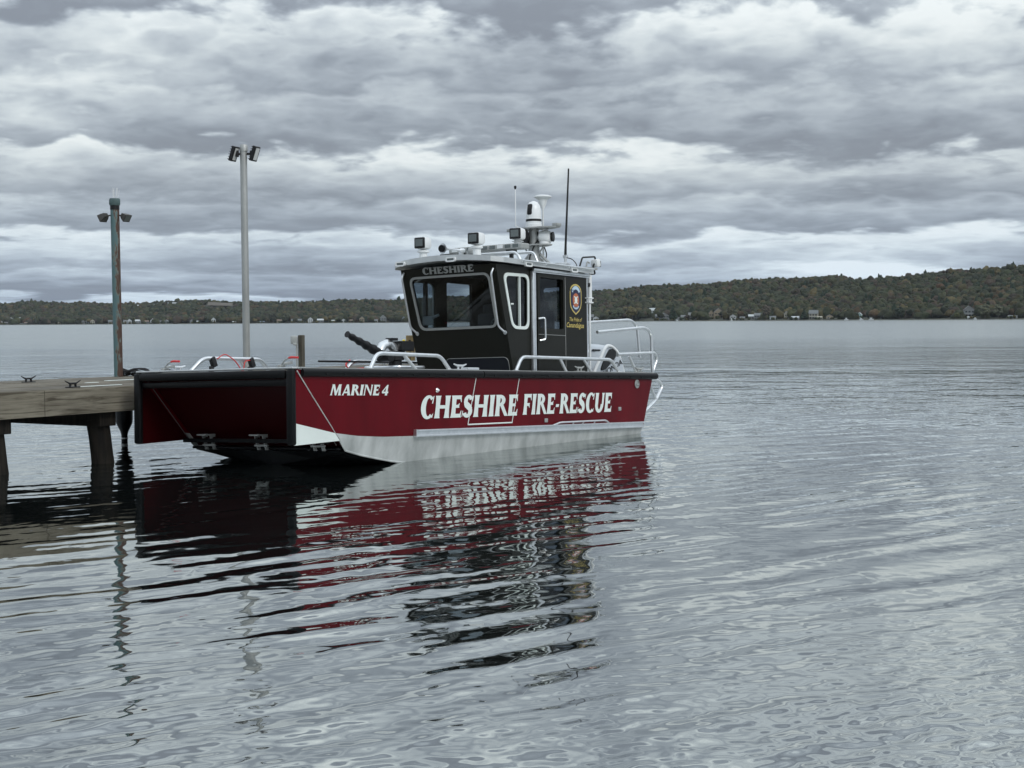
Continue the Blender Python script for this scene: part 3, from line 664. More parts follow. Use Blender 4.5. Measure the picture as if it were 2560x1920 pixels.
fontmesh('Canandaigua', (1.475, yc + .034, 1.525), (-1, 0, 0), (0, 0, 1), .07, 'motto_lettering', 'gold', door, length=.46, shear=.35, offs=.004, off=.014)
# interior
m = MB(); m.box((2.50, 0, 1.0), (.30, 1.5, .80), bev=.05); m.build('dashboard', 'seat', cabo)
m = MB(); c0 = Vector((2.45, .42, 1.47)); m.tube([c0 + Vector((math.sin(a) * .07, math.cos(a) * .19, math.sin(a) * .17)) for a in [2 * PI * i / 24 for i in range(24)]], .014, 6, closed=True)
m.tube([c0 + Vector((.07, .0, -.06)), c0], .02); m.tube([c0 + Vector((0, -.18, 0)), c0 + Vector((0, .18, 0))], .01); m.build('steering_wheel', 'gray', cabo, True)
for y in (.42, -.42):
    m = MB(); m.box((1.75, y, 1.05), (.5, .5, .13), bev=.05); m.box((1.52, y, 1.42), (.13, .5, .72), bev=.05); m.box((1.52, y, 1.83), (.11, .3, .16), bev=.04); m.box((1.75, y, .65), (.25, .25, .7)); m.build('helm_seat', 'seat', cabo, True)
m = MB(); m.box((2.9, -.55, 1.62), (.03, .18, .13), bev=.01); m.tube([(2.86, -.5, 1.66), (2.84, -.40, 1.70)], .02); m.build('radio', 'gel', cabo)
m = MB(); m.tube([(2.3, .05, 2.3), (2.3, .02, 2.1)], .02); m.tube([(2.3, .05, 2.15), (2.3, -.06, 2.19)], .01); m.build('ceiling_microphone', 'blk', cabo)
MB().box((2.0, 0, 2.325), (2.1, 1.55, .02)).build('ceiling_lining', 'int', cabo)
# white rear posts and hinge hardware
m = MB(); m.tube([(.80, yc, .87), (.785, yc, 2.32)], .017, 8); m.tube([(.785, yc, 1.91), (.785, yc, 2.32)], .033, 10); m.build('rear_post', 'gel', cabo, True)
m = MB(); m.box((.90, yc + .0, 1.3), (.03, .06, 2.0), bev=.005); m.build('corner_trim', 'alu', cabo)
m = MB(); m.tube(fillet([(.97, yc + .04, 1.965), (.97, yc + .11, 1.965), (.86, yc + .11, 1.965), (.82, yc, 1.965)], .02), .01); m.tube(fillet([(.97, yc + .04, 1.90), (.97, yc + .11, 1.90), (.86, yc + .11, 1.90), (.82, yc, 1.90)], .02), .01); m.tube([(.97, yc + .1, 1.9), (.97, yc + .1, 1.965)], .01); m.build('door_latch', 'gel', cabo)
m = MB(); m.box((.85, yc - .02, 2.17), (.12, .09, .06), bev=.01); m.build('door_roller', 'blk', cabo)
# ---- roof: crowned slab with rounded front corners and overhang
def roof():
    m = MB(); ny = 16; out = []
    xf = lambda y: 3.335 - .10 * (abs(y) / .95) ** 3 - (.10 if abs(y) > .9 else 0)
    xsn = [.86, 1.3, 1.9, 2.5, 3.0]
    top = []; 
    for i in range(7):
        row = []
        for j in range(ny + 1):
            y = -.95 + 1.9 * j / ny; x = xsn[i] if i < 5 else (3.2 if i == 5 else xf(y)); x = min(x, xf(y) - .001 * (6 - i))
            z = 2.395 + (x - .86) * .010 + .065 * (1 - (y / .95) ** 2); row.append((x, y, z))
        top.append(row)
    V = [p for r in top for p in r]; k = ny + 1; n = len(V); V += [(p[0] - (.0), p[1], 2.322 + (p[0] - .86) * .012 + .055 * (1 - (p[1] / .95) ** 2)) for p in V]
    F = []
    for i in range(6):
        for j in range(ny): a = i * k + j; F.append((a, a + k, a + k + 1, a + 1)); b = a + n; F.append((b, b + 1, b + k + 1, b + k))
    per = [j for j in range(k)] + [i * k + ny for i in range(1, 7)] + [6 * k + j for j in range(ny - 1, -1, -1)] + [i * k for i in range(5, 0, -1)]
    for a, b in zip(per, per[1:] + per[:1]): F.append((a, b, b + n, a + n))
    return m.add(V, F)
ro = roof().build('roof', 'roofalu', cabo)
m = MB(); 
for y in (-.6,): pass
m = MB(); m.tube([(2.75, .985, 2.40), (.9, .985, 2.385)], .012, 8)
for x in (2.7, 2.1, 1.5, .95): m.tube([(x, .985, 2.39), (x, .94, 2.37)], .009, 6)
m.build('gutter_rail', 'alu', ro, True)
def marker(c, ax, nn):
    ax = Vector(ax); nn = Vector(nn); up = nn.cross(ax)
    m = MB(); o = Vector(c)
    L_ = rr([(-.085, -.034), (.085, -.034), (.085, .034), (-.085, .034)], .033, 4)
    m.plate([L_, rr([(-.062, -.015), (.062, -.015), (.062, .015), (-.062, .015)], .014, 4)[::-1]], o + nn * .02, ax, up, .03)
    a = m.build('marker_light', 'gel', ro)
    MB().plate([rr([(-.062, -.015), (.062, -.015), (.062, .015), (-.062, .015)], .014, 4)], o + nn * .008, ax, up, .01).build('lens', 'lens', a)
marker((3.325, -.69, 2.405), (0, 1, 0), (1, 0, 0)); marker((3.338, .21, 2.415), (0, 1, 0), (1, 0, 0))
marker((2.56, .955, 2.355), (-1, 0, 0), (0, 1, 0)); marker((1.40, .955, 2.345), (-1, 0, 0), (0, 1, 0))
# search lights
def searchlight(x, y, z, yaw=0., stalk=.16, s=1.):
    R = Matrix.Rotation(yaw, 3, 'Z'); P = lambda a, b, c: Vector((x, y, z)) + R @ Vector((a, b, c)) * s
    m = MB(); m.lathe([(.06, 0), (.055, stalk * .8), (.085, stalk * .85), (.085, stalk), (.05, stalk + .01)], (x, y, z), 16)
    m.box(P(0, 0, stalk + .105), (.19 * s, .19 * s, .17 * s), R, bev=.045)
    a = m.build('searchlight', 'gel', ro, True)
    m = MB(); m.box(P(.086, 0, stalk + .105), (.035 * s, .175 * s, .155 * s), R, bev=.02); f_ = m.build('bezel', 'blk', a, True)
    m = MB(); m.box(P(.105, 0, stalk + .105), (.01, .125 * s, .10 * s), R, bev=.004); m.build('lens', 'lens', f_)
searchlight(3.05, -.50, 2.44, .05); searchlight(3.05, .44, 2.44, .05)
# light bar on brackets, lamp on top
LX = 2.2
m = MB(); m.box((LX, .02, 2.655), (.20, 1.30, .085), bev=.02); lb = m.build('light_bar', 'gray', ro)
for k in range(9):
    y = -.52 + k * .135
    MB().box((LX + .098, y, 2.66), (.012, .10, .05), bev=.004).build('lens', 'lens' if k % 3 else 'gel', lb)
m = MB()
for y in (-.45, .42):
    m = MB(); m.box((LX, y, 2.59), (.12, .12, .05), bev=.01); m.box((LX, y, 2.52), (.05, .04, .12)); m.build('bracket', 'blk', lb)
m = MB()
for x, h, y1 in ((2.30, 2.57, .62), (1.85, 2.60, .60)):
    m.tube(fillet([(x, -.75, 2.42), (x, -.68, h), (x, y1 - .04, h), (x, y1 + .04, 2.42)], .07), .022, 10)
m.build('roof_rail', 'alu', ro, True)
searchlight(2.18, .52, 2.70, .15, .03)
# horn trumpet at the front of the roof
m = MB(); m.lathe([(.075, 0), (.05, .02), (.022, .08), (.014, .16), (.016, .34), (.03, .36), (.03, .42)], (3.12, -.10, 2.60), 16, (-1, .12, 0)); m.box((2.75, -.06, 2.52), (.05, .05, .12)); m.build('horn_trumpet', 'alu', ro, True)
m = MB(); m.lathe([(.05, 0), (.05, .05), (.02, .08)], (3.15, -.105, 2.60), 14, (-1, 0, 0)); m.build('horn_mouth', M['rub'], ro)
m = MB(); m.box((3.15, .02, 2.49), (.10, .22, .045), bev=.006); m.build('antenna_puck', 'blk', ro)
m = MB(); m.lathe([(.09, 0), (.10, .03), (.08, .08), (.03, .11)], (2.55, .02, 2.56), 14); m.lathe([(.06, 0), (.06, .09)], (2.45, -.15, 2.56), 12, (0, 1, 0)); m.build('siren_speaker', 'gray', ro, True)
# mast with two platforms
m = MB()
m.lathe([(.11, 0), (.085, .3), (.075, .62)], (1.02, 0, 2.44), 14)
m.tube([(1.10, 0, 2.72), (.55, .0, 2.43)], .03, 6); m.tube([(1.0, .05, 2.7), (1.0, .34, 2.44)], .022, 6); m.tube([(1.0, -.05, 2.7), (1.0, -.34, 2.44)], .022, 6)
for zz, hw in ((3.055, .44), (2.80, .29)):
    m.plate([[(-hw, -.06), (-hw * .5, -.16), (hw * .5, -.16), (hw, -.06), (hw, .06), (hw * .5, .16), (-hw * .5, .16), (-hw, .06)]], (1.02, 0, zz), (0, 1, 0), (-1, 0, 0), .02)
    for sg in (1, -1): m.tube([(1.02, sg * hw * .62, zz - .02), (1.02, sg * .06, zz - .17)], .012, 6)
for sg in (1, -1): m.box((1.02, sg * .415, 3.075 if sg > 0 else 3.045), (.12, .09, .045), bev=.006)
mast = m.build('mast', 'gray', ro, True)
m = MB(); m.lathe([(.125, 0), (.125, .05), (.118, .055), (.118, .09)], (1.02, 0, 3.058), 24); m.lathe([(.117, .125), (.117, .16), (.112, .26), (.098, .33), (.065, .38), (.02, .40), (.001, .402)], (1.02, 0, 3.058), 24); cmo = m.build('camera_dome', 'gel', mast, True)
m = MB(); m.lathe([(.1195, .09), (.1195, .125)], (1.02, 0, 3.058), 24); m.box((1.115, .0, 3.325), (.06, .085, .17), Matrix.Rotation(-.12, 3, 'Y'), bev=.03); m.build('camera_window', 'blk', cmo, True)
m = MB(); m.lathe([(.014, 0), (.014, .55), (.05, .62), (.07, .70), (.135, .735), (.135, .75), (.10, .765), (.01, .775)], (.80, .02, 2.80), 18); m.tube([(.80, .02, 2.42), (.80, .02, 2.82)], .014); m.build('satellite_antenna', 'gel', mast, True)
m = MB(); m.tube([(1.05, -.20, 3.06), (1.15, -.24, 3.09), (1.15, -.24, 3.65)], .009, 6); wa = m.build('whip_antenna', 'gel', mast); MB().lathe([(.008, 0), (.02, .03), (.02, .05), (.008, .06)], (1.15, -.24, 3.64), 8).build('tip', 'blk', wa)
m = MB(); m.lathe([(.13, 0), (.135, .03), (.11, .07), (.06, .11), (.05, .22)], (1.22, -.10, 2.92), 20, (-1, 0, 0)); m.box((1.05, -.1, 2.86), (.12, .16, .14), bev=.02); m.build('loudhailer', 'blk', mast, True)
m = MB(); m.lathe([(.05, -.10), (.09, -.07), (.105, 0), (.10, .05), (.085, .09), (.06, .11)], (.98, .17, 2.91), 18, (-.3, 1, 0)); m.lathe([(.09, 0), (.08, .07)], (.98, .17, 2.80), 14); sp_ = m.build('dome_camera', 'gel', mast, True)
MB().lathe([(.07, .0), (.075, .03), (.04, .035)], (.955, .275, 2.91), 16, (-.3, 1, 0)).build('lens', 'blk', sp_)
m = MB(); m.tube(fillet([(1.08, .1, 2.99), (1.05, .12, 2.9), (1.1, .06, 2.78), (1.12, -.02, 2.6), (1.14, .02, 2.45)], .05), .012, 6); m.tube(fillet([(.80, .04, 2.78), (.82, .1, 2.66), (.9, .12, 2.58), (.75, .15, 2.44)], .06), .01, 6); m.build('cable', 'blk', mast, True)
# tall black whip antenna
m = MB(); m.tube([(.775, .40, 2.60), (.765, .40, 2.78), (.66, .40, 3.95)], [.022, .018, .012], 8); wa = m.build('whip_antenna', 'blk', ro)
m = MB(); m.box((.80, .36, 2.50), (.14, .20, .05), bev=.01); m.tube([(.775, .4, 2.48), (.775, .4, 2.63)], .02, 8); m.lathe([(.028, -.03), (.028, .03)], (.775, .4, 2.62), 10, (0, 1, 0)); m.build('antenna_mount', 'alu', wa, True)
m = MB(); m.tube(fillet([(.775, .42, 2.60), (.74, .5, 2.58), (.70, .55, 2.50), (.70, .56, 2.44)], .05), .008, 6); m.build('cable', 'blk', wa, True)
# tube frame and work lamp on the rear port corner of the roof
m = MB(); X0 = .72
m.tube(fillet([(1.0, .80, 2.44), (.93, .80, 2.57), (.58, .80, 2.605), (.57, .80, 2.53), (.64, .80, 2.46), (.58, .80, 2.35), (.74, .80, 2.33)], .03), .013, 8); m.build('lamp_guard', 'blk', ro, True)
m = MB(); m.box((.56, .80, 2.51), (.10, .12, .12), Matrix.Rotation(.2, 3, 'Y'), bev=.02); wl = m.build('work_lamp', 'gel', ro, True); MB().box((.50, .80, 2.50), (.02, .10, .09), bev=.005).build('lens', 'lens', wl)
m = MB(); m.box((.72, .80, 2.42), (.32, .06, .03)); m.tube(fillet([(.82, .8, 2.45), (.8, .8, 2.52), (.74, .8, 2.5)], .03), .012); m.build('lamp_bracket', 'gray', ro, True)
# ---- foredeck fire monitor
m = MB(); m.lathe([(.20, 0), (.20, .02), (.10, .03)], (4.30, 0, .90), 20); m.box((4.30, 0, .58), (.3, .3, .64)); m.tube(fillet([(4.02, -.3, .93), (4.6, -.3, .93), (4.6, .3, .93), (4.02, .3, .93)], .1, closed=True), .022, 8, closed=True); mon = m.build('monitor_base', 'alu', boat, True)
m = MB(); m.lathe([(.09, 0), (.09, .10), (.12, .11), (.12, .16), (.07, .17)], (4.30, 0, .92), 18); m.box((4.28, 0, 1.10), (.22, .16, .10), bev=.02); m.lathe([(.07, -.1), (.07, .1)], (4.5, 0, 1.07), 16, (0, 1, 0)); m.build('monitor_body', 'blk', mon, True)
m = MB(); a = [(4.30, 0, 1.08), (4.34, 0, 1.20), (4.44, 0, 1.25), (4.56, 0, 1.21), (4.62, 0, 1.12)]; m.tube(a, .062, 14); m.build('monitor_elbow', 'alu', mon, True)
m = MB(); m.box((4.18, .05, 1.215), (.26, .16, .13), bev=.01); m.box((4.40, .03, 1.30), (.12, .12, .035), bev=.006); m.build('monitor_motor', 'blk', mon)
m = MB(); bd0 = Vector((4.60, 0, 1.11)); bdir = Vector((.65, 0, .235)); pts = []; rs = []
for i in range(25):
    t = i / 24; pts.append(bd0 + bdir * t); r = .062 - .03 * t
    rs.append(r + (.010 if i % 5 in (0, 1) else 0) + (.012 if i == 24 else 0))
m.tube(pts, rs, 14); m.build('monitor_nozzle', 'blk', mon, True)
m = MB(); m.tube([(4.75, -.95, 1.03), (2.6, -1.0, 1.04)], .014, 8); m.build('boat_hook', 'blk', boat); 
m = MB(); m.tube(fillet([(3.95, -1.1, 1.06), (4.05, -1.1, 1.0), (4.0, -1.08, .93), (3.7, -1.05, .95), (3.5, -1.1, .9)], .05), .012, 6); m.build('red_strap', 'redp', boat, True)
# ---- outboard motor
oy = 0.0
def cowl():
    m = MB(); secs = []   # sections along height: (z, xfront, xback, halfwidth)
    S_ = [(.62, -.20, -1.12, .20), (.80, -.14, -1.19, .235), (.95, -.12, -1.16, .245), (1.10, -.12, -1.06, .248), (1.20, -.13, -.99, .24), (1.28, -.16, -.90, .215), (1.325, -.20, -.82, .175), (1.345, -.28, -.68, .10)]
    n = 20; V = []
    for z, a, b, w in S_:
        cx, rx = (a + b) / 2, (a - b) / 2
        for j in range(n):
            t = 2 * PI * j / n; c, s = math.cos(t), math.sin(t)
            V.append((cx + rx * math.copysign(abs(c) ** .6, c), oy + w * math.copysign(abs(s) ** .6, s), z))
    F = [(i * n + j, i * n + (j + 1) % n, (i + 1) * n + (j + 1) % n, (i + 1) * n + j) for i in range(len(S_) - 1) for j in range(n)]
    F += [tuple(range(n))[::-1], tuple((len(S_) - 1) * n + j for j in range(n))]
    return m.add(V, F)
mot = cowl().build('outboard_motor', 'silv', boat, True)
m = MB(); m.box((-.62, oy, .25), (.30, .16, .8), bev=.05); m.box((-.40, oy, .62), (.42, .3, .14), bev=.03); m.box((-.72, oy, -.2), (.55, .06, .25), bev=.02); m.build('motor_leg', 'silv', mot)
m = MB(); m.plate([rr([(.42, .925), (.56, .945), (.86, 1.14), (.89, 1.235), (.76, 1.28), (.60, 1.18), (.47, 1.03)], .05)], (0, oy + .262, 0), (-1, 0, 0), (0, 0, 1), .05); m.build('air_intake', 'blk', mot)
m = MB(); m.tube(fillet([(-.22, oy + .235, .86), (-.40, oy + .248, 1.10), (-.57, oy + .235, 1.275), (-.68, oy + .215, 1.325), (-.82, oy + .215, 1.315), (-.97, oy + .235, 1.22), (-1.05, oy + .235, 1.08), (-1.17, oy + .225, .86)], .08), .026, 8); m.build('cowl_ridge', 'gel', mot, True)
m = MB(); m.box((-.34, oy + .225, 1.245), (.20, .04, .025), bev=.008); m.build('cowl_slot', 'blk', mot)
ca = Vector((-.44, 0, .16)).normalized(); cu_ = Vector((.16, 0, .44)).normalized()
fontmesh('HONDA', (-.50, oy + .262, .835), ca, cu_, .085, 'motor_lettering', 'blk', mot, length=.60, offs=.004, off=.02)
m = MB(); m.plate([rr([(.46, .80), (1.14, .80), (1.06, 1.10), (.95, 1.16), (.62, .96)], .05)], (0, oy + .260, 0), (-1, 0, 0), (0, 0, 1), .03); m.build('cowl_panel', 'silv', mot)

# ------------------------------------------------------------------ dock (frame: s along, q across towards the far side)
DN = Vector((-4.62, 18.906, 0)); Dd = Vector((.53, .848, 0)).normalized(); DA = math.atan2(Dd.y, Dd.x)
dock = empty('dock', DN, DA, 'weathered grey wooden dock on dark pilings running behind the fire boat', 'dock')
DT = .94; DWID = 2.68
def dk(s, q, z): return (s, q, z)          # local coordinates of the dock empty (x along, y across)
rnd = random.Random(5)
m = MB(); s = -9.0; i = 0
# lengthwise deck boards
q = .0; bw = .285; nb = 9
for k in range(nb):
    q0 = .02 + k * (DWID - .04) / nb; w = (DWID - .04) / nb - .008
    x = -9.0 - rnd.random() * 2
    while x < 10.5:
        L_ = 3.6 + rnd.random() * 1.5; x1 = min(x + L_, 10.6)
        if x1 > -9: m.box(((max(x, -9) + x1) / 2, q0 + w / 2, DT - .02 + rnd.uniform(-.003, .003)), (x1 - max(x, -9) - .006, w, .04), bev=.004)
        x = x1
m.build('deck_boards', 'plank', dock)
for a, b in ((-8.9, -5.2), (-5.194, -1.474), (-1.468, 2.6), (2.606, 6.6), (6.606, 10.6)):
    m = MB(); m.box(((a + b) / 2, -.022, DT - .155), (b - a, .042, .30), bev=.006); m.build('fascia_board', 'wood', dock)
for a, b in ((-8.9, -2), (-1.99, 4.5), (4.51, 10.6)):
    MB().box(((a + b) / 2, DWID + .02, DT - .155), (b - a, .04, .30), bev=.006).build('fascia_board', 'wood', dock)
for s in (-5.6, -2.0, -.42, 3.0, 6.5, 10.0):
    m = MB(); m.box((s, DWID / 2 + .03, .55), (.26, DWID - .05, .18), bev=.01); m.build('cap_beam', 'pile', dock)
m = MB()
for k in range(4): m.box((.8, .25 + k * .72, .77), (19.4, .07, .26))
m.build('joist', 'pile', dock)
def piling(s, q, lean=(0, 0)):
    m = MB(); n = 16; P = []; R_ = []
    for i in range(9):
        t = i / 8; z = -1.2 + t * 1.75; P.append((s - lean[0] * (t) + .004 * math.sin(i * 2.1), q - lean[1] * t, z)); R_.append(.142 - .008 * t + .004 * math.sin(i * 1.7))
    m.tube(P, R_, n); return m.build('piling', 'pile', dock, True)
piling(-.18, .22, (.24, -.02)); piling(-1.78, .25, (.22, 0)); piling(-5.5, .3); piling(3.1, .25); piling(6.6, .25); piling(10, .25)
for s in (-5.4, 6.6, 10): piling(s, DWID - .2)
# steel pile with a wide sleeve under the far edge
m = MB(); m.lathe([(.045, -1.2), (.045, .10), (.06, .16), (.115, .27), (.122, .34), (.122, .80)], (2.15, DWID - .22, 0), 22); m.build('sleeved_pile', 'blk', dock, True)
m = MB(); m.lathe([(.05, .045), (.05, .065)], (2.15, DWID - .22, 0), 18); m.build('pile_band', 'gel', dock)
def dcleat(s, q, big=1.):
    m = MB(); z = DT
    m.box((s, q, z + .008), (.16, .09, .014), bev=.004)
    for d in (-.045, .045): m.tube([(s + d, q, z + .01), (s + d * .8, q, z + .055)], .014)
    m.tube([(s - .12, q, z + .085), (s - .05, q, z + .052), (s + .05, q, z + .052), (s + .12, q, z + .085)], [.006, .012, .012, .006]); return m.build('cleat', 'blk', dock, True)
def W2D(x, y):
    v = Vector((x, y, 0)) - DN; n = Vector((-Dd.y, Dd.x, 0)); return v.dot(Dd), v.dot(n)
def on_dock(px, py):
    d = ray(px, py); t = (DT - CH) / d[2]; return W2D(d[0] * t, d[1] * t)
def placed(px, q):
    """point on the dock at distance q across that lies in the direction of photo column px"""
    for i in range(4000):
        s = -9 + i * .005; p = DN + Dd * s + Vector((-Dd.y, Dd.x, 0)) * q
        if FPX * (p.x) / (p.y) + 1280 > px: return s
    return 0
for px, q in ((70, 1.98), (181, .18)): dcleat(placed(px, q), q)
for (px, q, a, b) in ((248, .25, .7, .05), (303, 1.4, .55, .07), (228, 1.1, .2, .05)):
    s = placed(px, q); m = MB(); m.box((s, q, DT + .004), (a, b, .006), bev=.002); m.build('paint_mark', 'white', dock)
# ---- things standing on the far edge
n_ = Vector((-Dd.y, Dd.x, 0))
def foot(px, q=DWID - .18): s = placed(px, q); p = DN + Dd * s + n_ * q; return Vector((p.x, p.y, DT))
p = foot(296); tp = empty('light_pole', p, 0, 'short rusty teal steel pole with two small floodlights and bird spikes on top', 'light pole')
m = MB(); m.lathe([(.062, 0), (.062, 2.44)], (0, 0, 0), 24); o = m.build('pole', 'rust', tp, True); o.rotation_euler = (0, -.006, 0)
m = MB(); m.lathe([(.066, 2.38), (.066, 2.44)], (-.015, 0, 0), 24); m.build('collar', 'blk', tp, True)
m = MB(); m.lathe([(.07, 2.44), (.078, 2.46), (.078, 2.515), (.068, 2.54)], (-.015, 0, 0), 24); m.build('pole_cap', mat('teal_cap', (.06, .10, .10), .7, var=.2), tp, True)
m = MB()
for i in range(14):
    a = i * 2.4; r = .05 * ((i % 3) / 2); m.tube([(r * math.cos(a) - .015, r * math.sin(a), 2.53), (r * 1.3 * math.cos(a) - .015, r * 1.3 * math.sin(a), 2.66 + .03 * (i % 2))], .0022, 4)
m.build('bird_spikes', 'gel', tp)
for sg, yaw in ((-1, 2.6), (1, -.5)):
    Rm = Matrix.Rotation(yaw, 3, 'Z') @ Matrix.Rotation(.55, 3, 'Y')
    c = Vector((sg * .155 - .015, -.02, 2.275)); m = MB(); V = []
    for x, h, w in ((-.06, .028, .036), (-.015, .042, .052), (.036, .052, .062), (.046, .056, .066)):
        V += [Rm @ Vector((x, w * a, h * b)) + c for a, b in ((-1, -1), (1, -1), (1, 1), (-1, 1))]
    F = [(i * 4 + j, i * 4 + (j + 1) % 4, i * 4 + 4 + (j + 1) % 4, i * 4 + 4 + j) for i in range(3) for j in range(4)] + [(3, 2, 1, 0), (12, 13, 14, 15)]
    m.add(V, F); m.tube([(sg * .06 - .015, 0, 2.30), (sg * .11 - .015, 0, 2.295), c], .011, 8)
    a = m.build('floodlight', mat('bronze_lamp_housing', (.045, .042, .038), .5, var=.3, vscale=20), tp)
    MB().box(c + Rm @ Vector((.048, 0, 0)), (.004, .11, .09), Rm).build('lens', 'lens', a)
p = foot(617); gp = empty('light_pole', p, 0, 'tall grey galvanised steel pole with two flat LED floodlights on top', 'light pole')
m = MB(); m.lathe([(.057, 0), (.055, 3.53)], (0, 0, 0), 24); o = m.build('pole', 'steel', gp, True); o.rotation_euler = (0, -.002, 0)
m = MB(); m.lathe([(.063, 3.45), (.063, 3.53), (.05, 3.555)], (0, 0, 0), 24); m.build('pole_cap', 'steel', gp, True)
for sg in (-1, 1):
    Rm = Matrix.Rotation(-.35 * 1, 3, 'Z') @ Matrix.Rotation(.33, 3, 'Y'); c = Vector((sg * (.15 if sg < 0 else .175), -.03, 3.41))
    m = MB(); m.box(c, (.06, .16, .24), Rm, bev=.01)
    for k in range(6): m.box(c + Rm @ Vector((-.04, 0, -.10 + k * .04)), (.024, .14, .010), Rm)
    m.tube([(sg * .05, 0, 3.41), c], .02, 8); m.box(c + Vector((-sg * .05, 0, 0)), (.05, .06, .10), bev=.01); a = m.build('floodlight', 'blk', gp)
    MB().box(c + Rm @ Vector((.032, 0, 0)), (.004, .10, .19), Rm).build('lens', mat('led_panel', (.55, .56, .55), .35), a)
p = foot(754); pp = empty('power_post', p, DA, 'grey wooden dock post with a pale electrical outlet box and conduit', 'post')
m = MB(); m.box((0, 0, .27), (.085, .085, .56), bev=.012); m.build('post', 'post', pp)
Rz = Matrix.Rotation(-DA, 3, 'Z')
m = MB(); m.box(Rz @ Vector((-.115, -.03, .47)), (.115, .09, .14), Rz, bev=.02); m.box(Rz @ Vector((-.10, -.04, .40)), (.06, .09, .04), Rz, bev=.01); m.build('outlet_box', 'pvc', pp, True)
m = MB(); m.tube([Rz @ Vector((-.075, -.03, .0)), Rz @ Vector((-.075, -.03, .42))], .016, 8); m.build('conduit', 'pvc', pp, True)
p = foot(1027); yp = empty('power_post', p, DA, 'tan timber dock post with a yellow outlet box, beside the boat cabin front', 'post')
m = MB(); m.box((0, 0, .25), (.16, .12, .52), Rz, bev=.01); m.build('post', 'post2', yp)
m = MB(); m.box(Rz @ Vector((-.11, -.04, .33)), (.09, .09, .12), Rz, bev=.012); m.box(Rz @ Vector((-.12, -.05, .41)), (.05, .06, .05), Rz, bev=.01); m.build('outlet_box', 'yel', yp, True)
m = MB(); m.lathe([(.022, 0), (.022, .01)], Rz @ Vector((-.01, -.062, .41)), 12, Rz @ Vector((0, -1, 0))); m.build('bolt', 'blk', yp)
s = placed(328, 2.45); p = DN + Dd * s + n_ * 2.45
m = MB(); r3 = random.Random(3)
for i in range(7):
    a = [( -.13 + .045 * i + r3.uniform(-.02, .02), r3.uniform(-.05, .05), .02 + .03 * (i % 3)) for _ in range(1)][0]
    m.tube([(a[0] + .07 * math.cos(t) * (1 + .2 * i % 2), a[1] + .05 * math.sin(t), a[2] + .018 * math.sin(2 * t + i)) for t in [2 * PI * k / 12 for k in range(12)]], .013, 6, closed=True)
o = m.build('coiled_rope', 'strap', None, True); o.location = (p.x, p.y, DT + .012); tag(o, 'small heap of black rope lying on the dock beside the boat bow', 'rope')

# ------------------------------------------------------------------ far shore: terrain, woods, houses
PROF = [(-600, 756), (-200, 752), (0, 757), (58, 750), (95, 749), (174, 755), (203, 752), (284, 756), (333, 752), (367, 756), (405, 748), (515, 746), (596, 750), (757, 751), (809, 748), (854, 745), (974, 746), (1012, 744), (1130, 738), (1260, 731), (1400, 726), (1475, 723.5), (1564, 718.5), (1615, 709.6), (1690, 707), (1741, 707), (1804, 701), (1855, 694), (1918, 693), (1956, 690.6), (2007, 689), (2096, 684), (2142, 697), (2202, 688), (2253, 686), (2316, 677), (2367, 670), (2430, 669), (2481, 664), (2557, 657), (2800, 645), (3300, 640)]
PT = []
for px, py in PROF: d = ray(px, py); PT.append((d[0] / d[1], d[2] / math.hypot(d[0], d[1])))
PTt = np.array([a for a, b in PT]); PTe = np.array([b for a, b in PT])
def shoreD(t): return 2500 - np.asarray(t) * 2400
RD = 620.0
def ridge_h(t): return np.interp(t, PTt, PTe) * (shoreD(t) + RD) * np.sqrt(1 + np.asarray(t) ** 2) + CH - 11.5
def terr(t, d):
    """ground height at bearing tangent t and d metres behind the shore"""
    u = np.clip(d / RD, -.05, 1); H = ridge_h(t)
    base = 1.2 * np.clip(d / 6, -1, 1) + (H - 1.2) * (np.clip((d - 25) / (RD - 25), 0, 1) ** 1.15)
    bump = 2.5 * np.sin(t * 60 + d * .021) * np.sin(d * .013 + t * 23) * np.clip(u * 2, 0, 1) * np.clip((1 - u) * 4, 0, 1)
    return base + bump - np.clip(d - RD, 0, 600) * .05
def wpos(t, d, z): D = shoreD(t) + d; return np.stack([t * D, D, z], -1)
ts = np.linspace(-.52, .52, 260); ds = np.concatenate([[-6, 0, 3, 8, 16, 25], np.linspace(40, RD, 28), [RD + 150, RD + 500]])
TT, DD = np.meshgrid(ts, ds, indexing='ij'); P = wpos(TT, DD, terr(TT, DD)); P[:, 0, 2] = -1.0
V = P.reshape(-1, 3); nd = len(ds)
F = [(i * nd + j, (i + 1) * nd + j, (i + 1) * nd + j + 1, i * nd + j + 1) for i in range(len(ts) - 1) for j in range(nd - 1)]
M['ground'] = mat('hill_ground', (.05, .052, .03), .9, col2=(.025, .03, .018), vscale=.03)
m = MB(); m.v = [tuple(map(float, v)) for v in V]; m.f = F; m.m = [0] * len(F); tag(m.build('hills', 'ground', None, True), kind='structure')

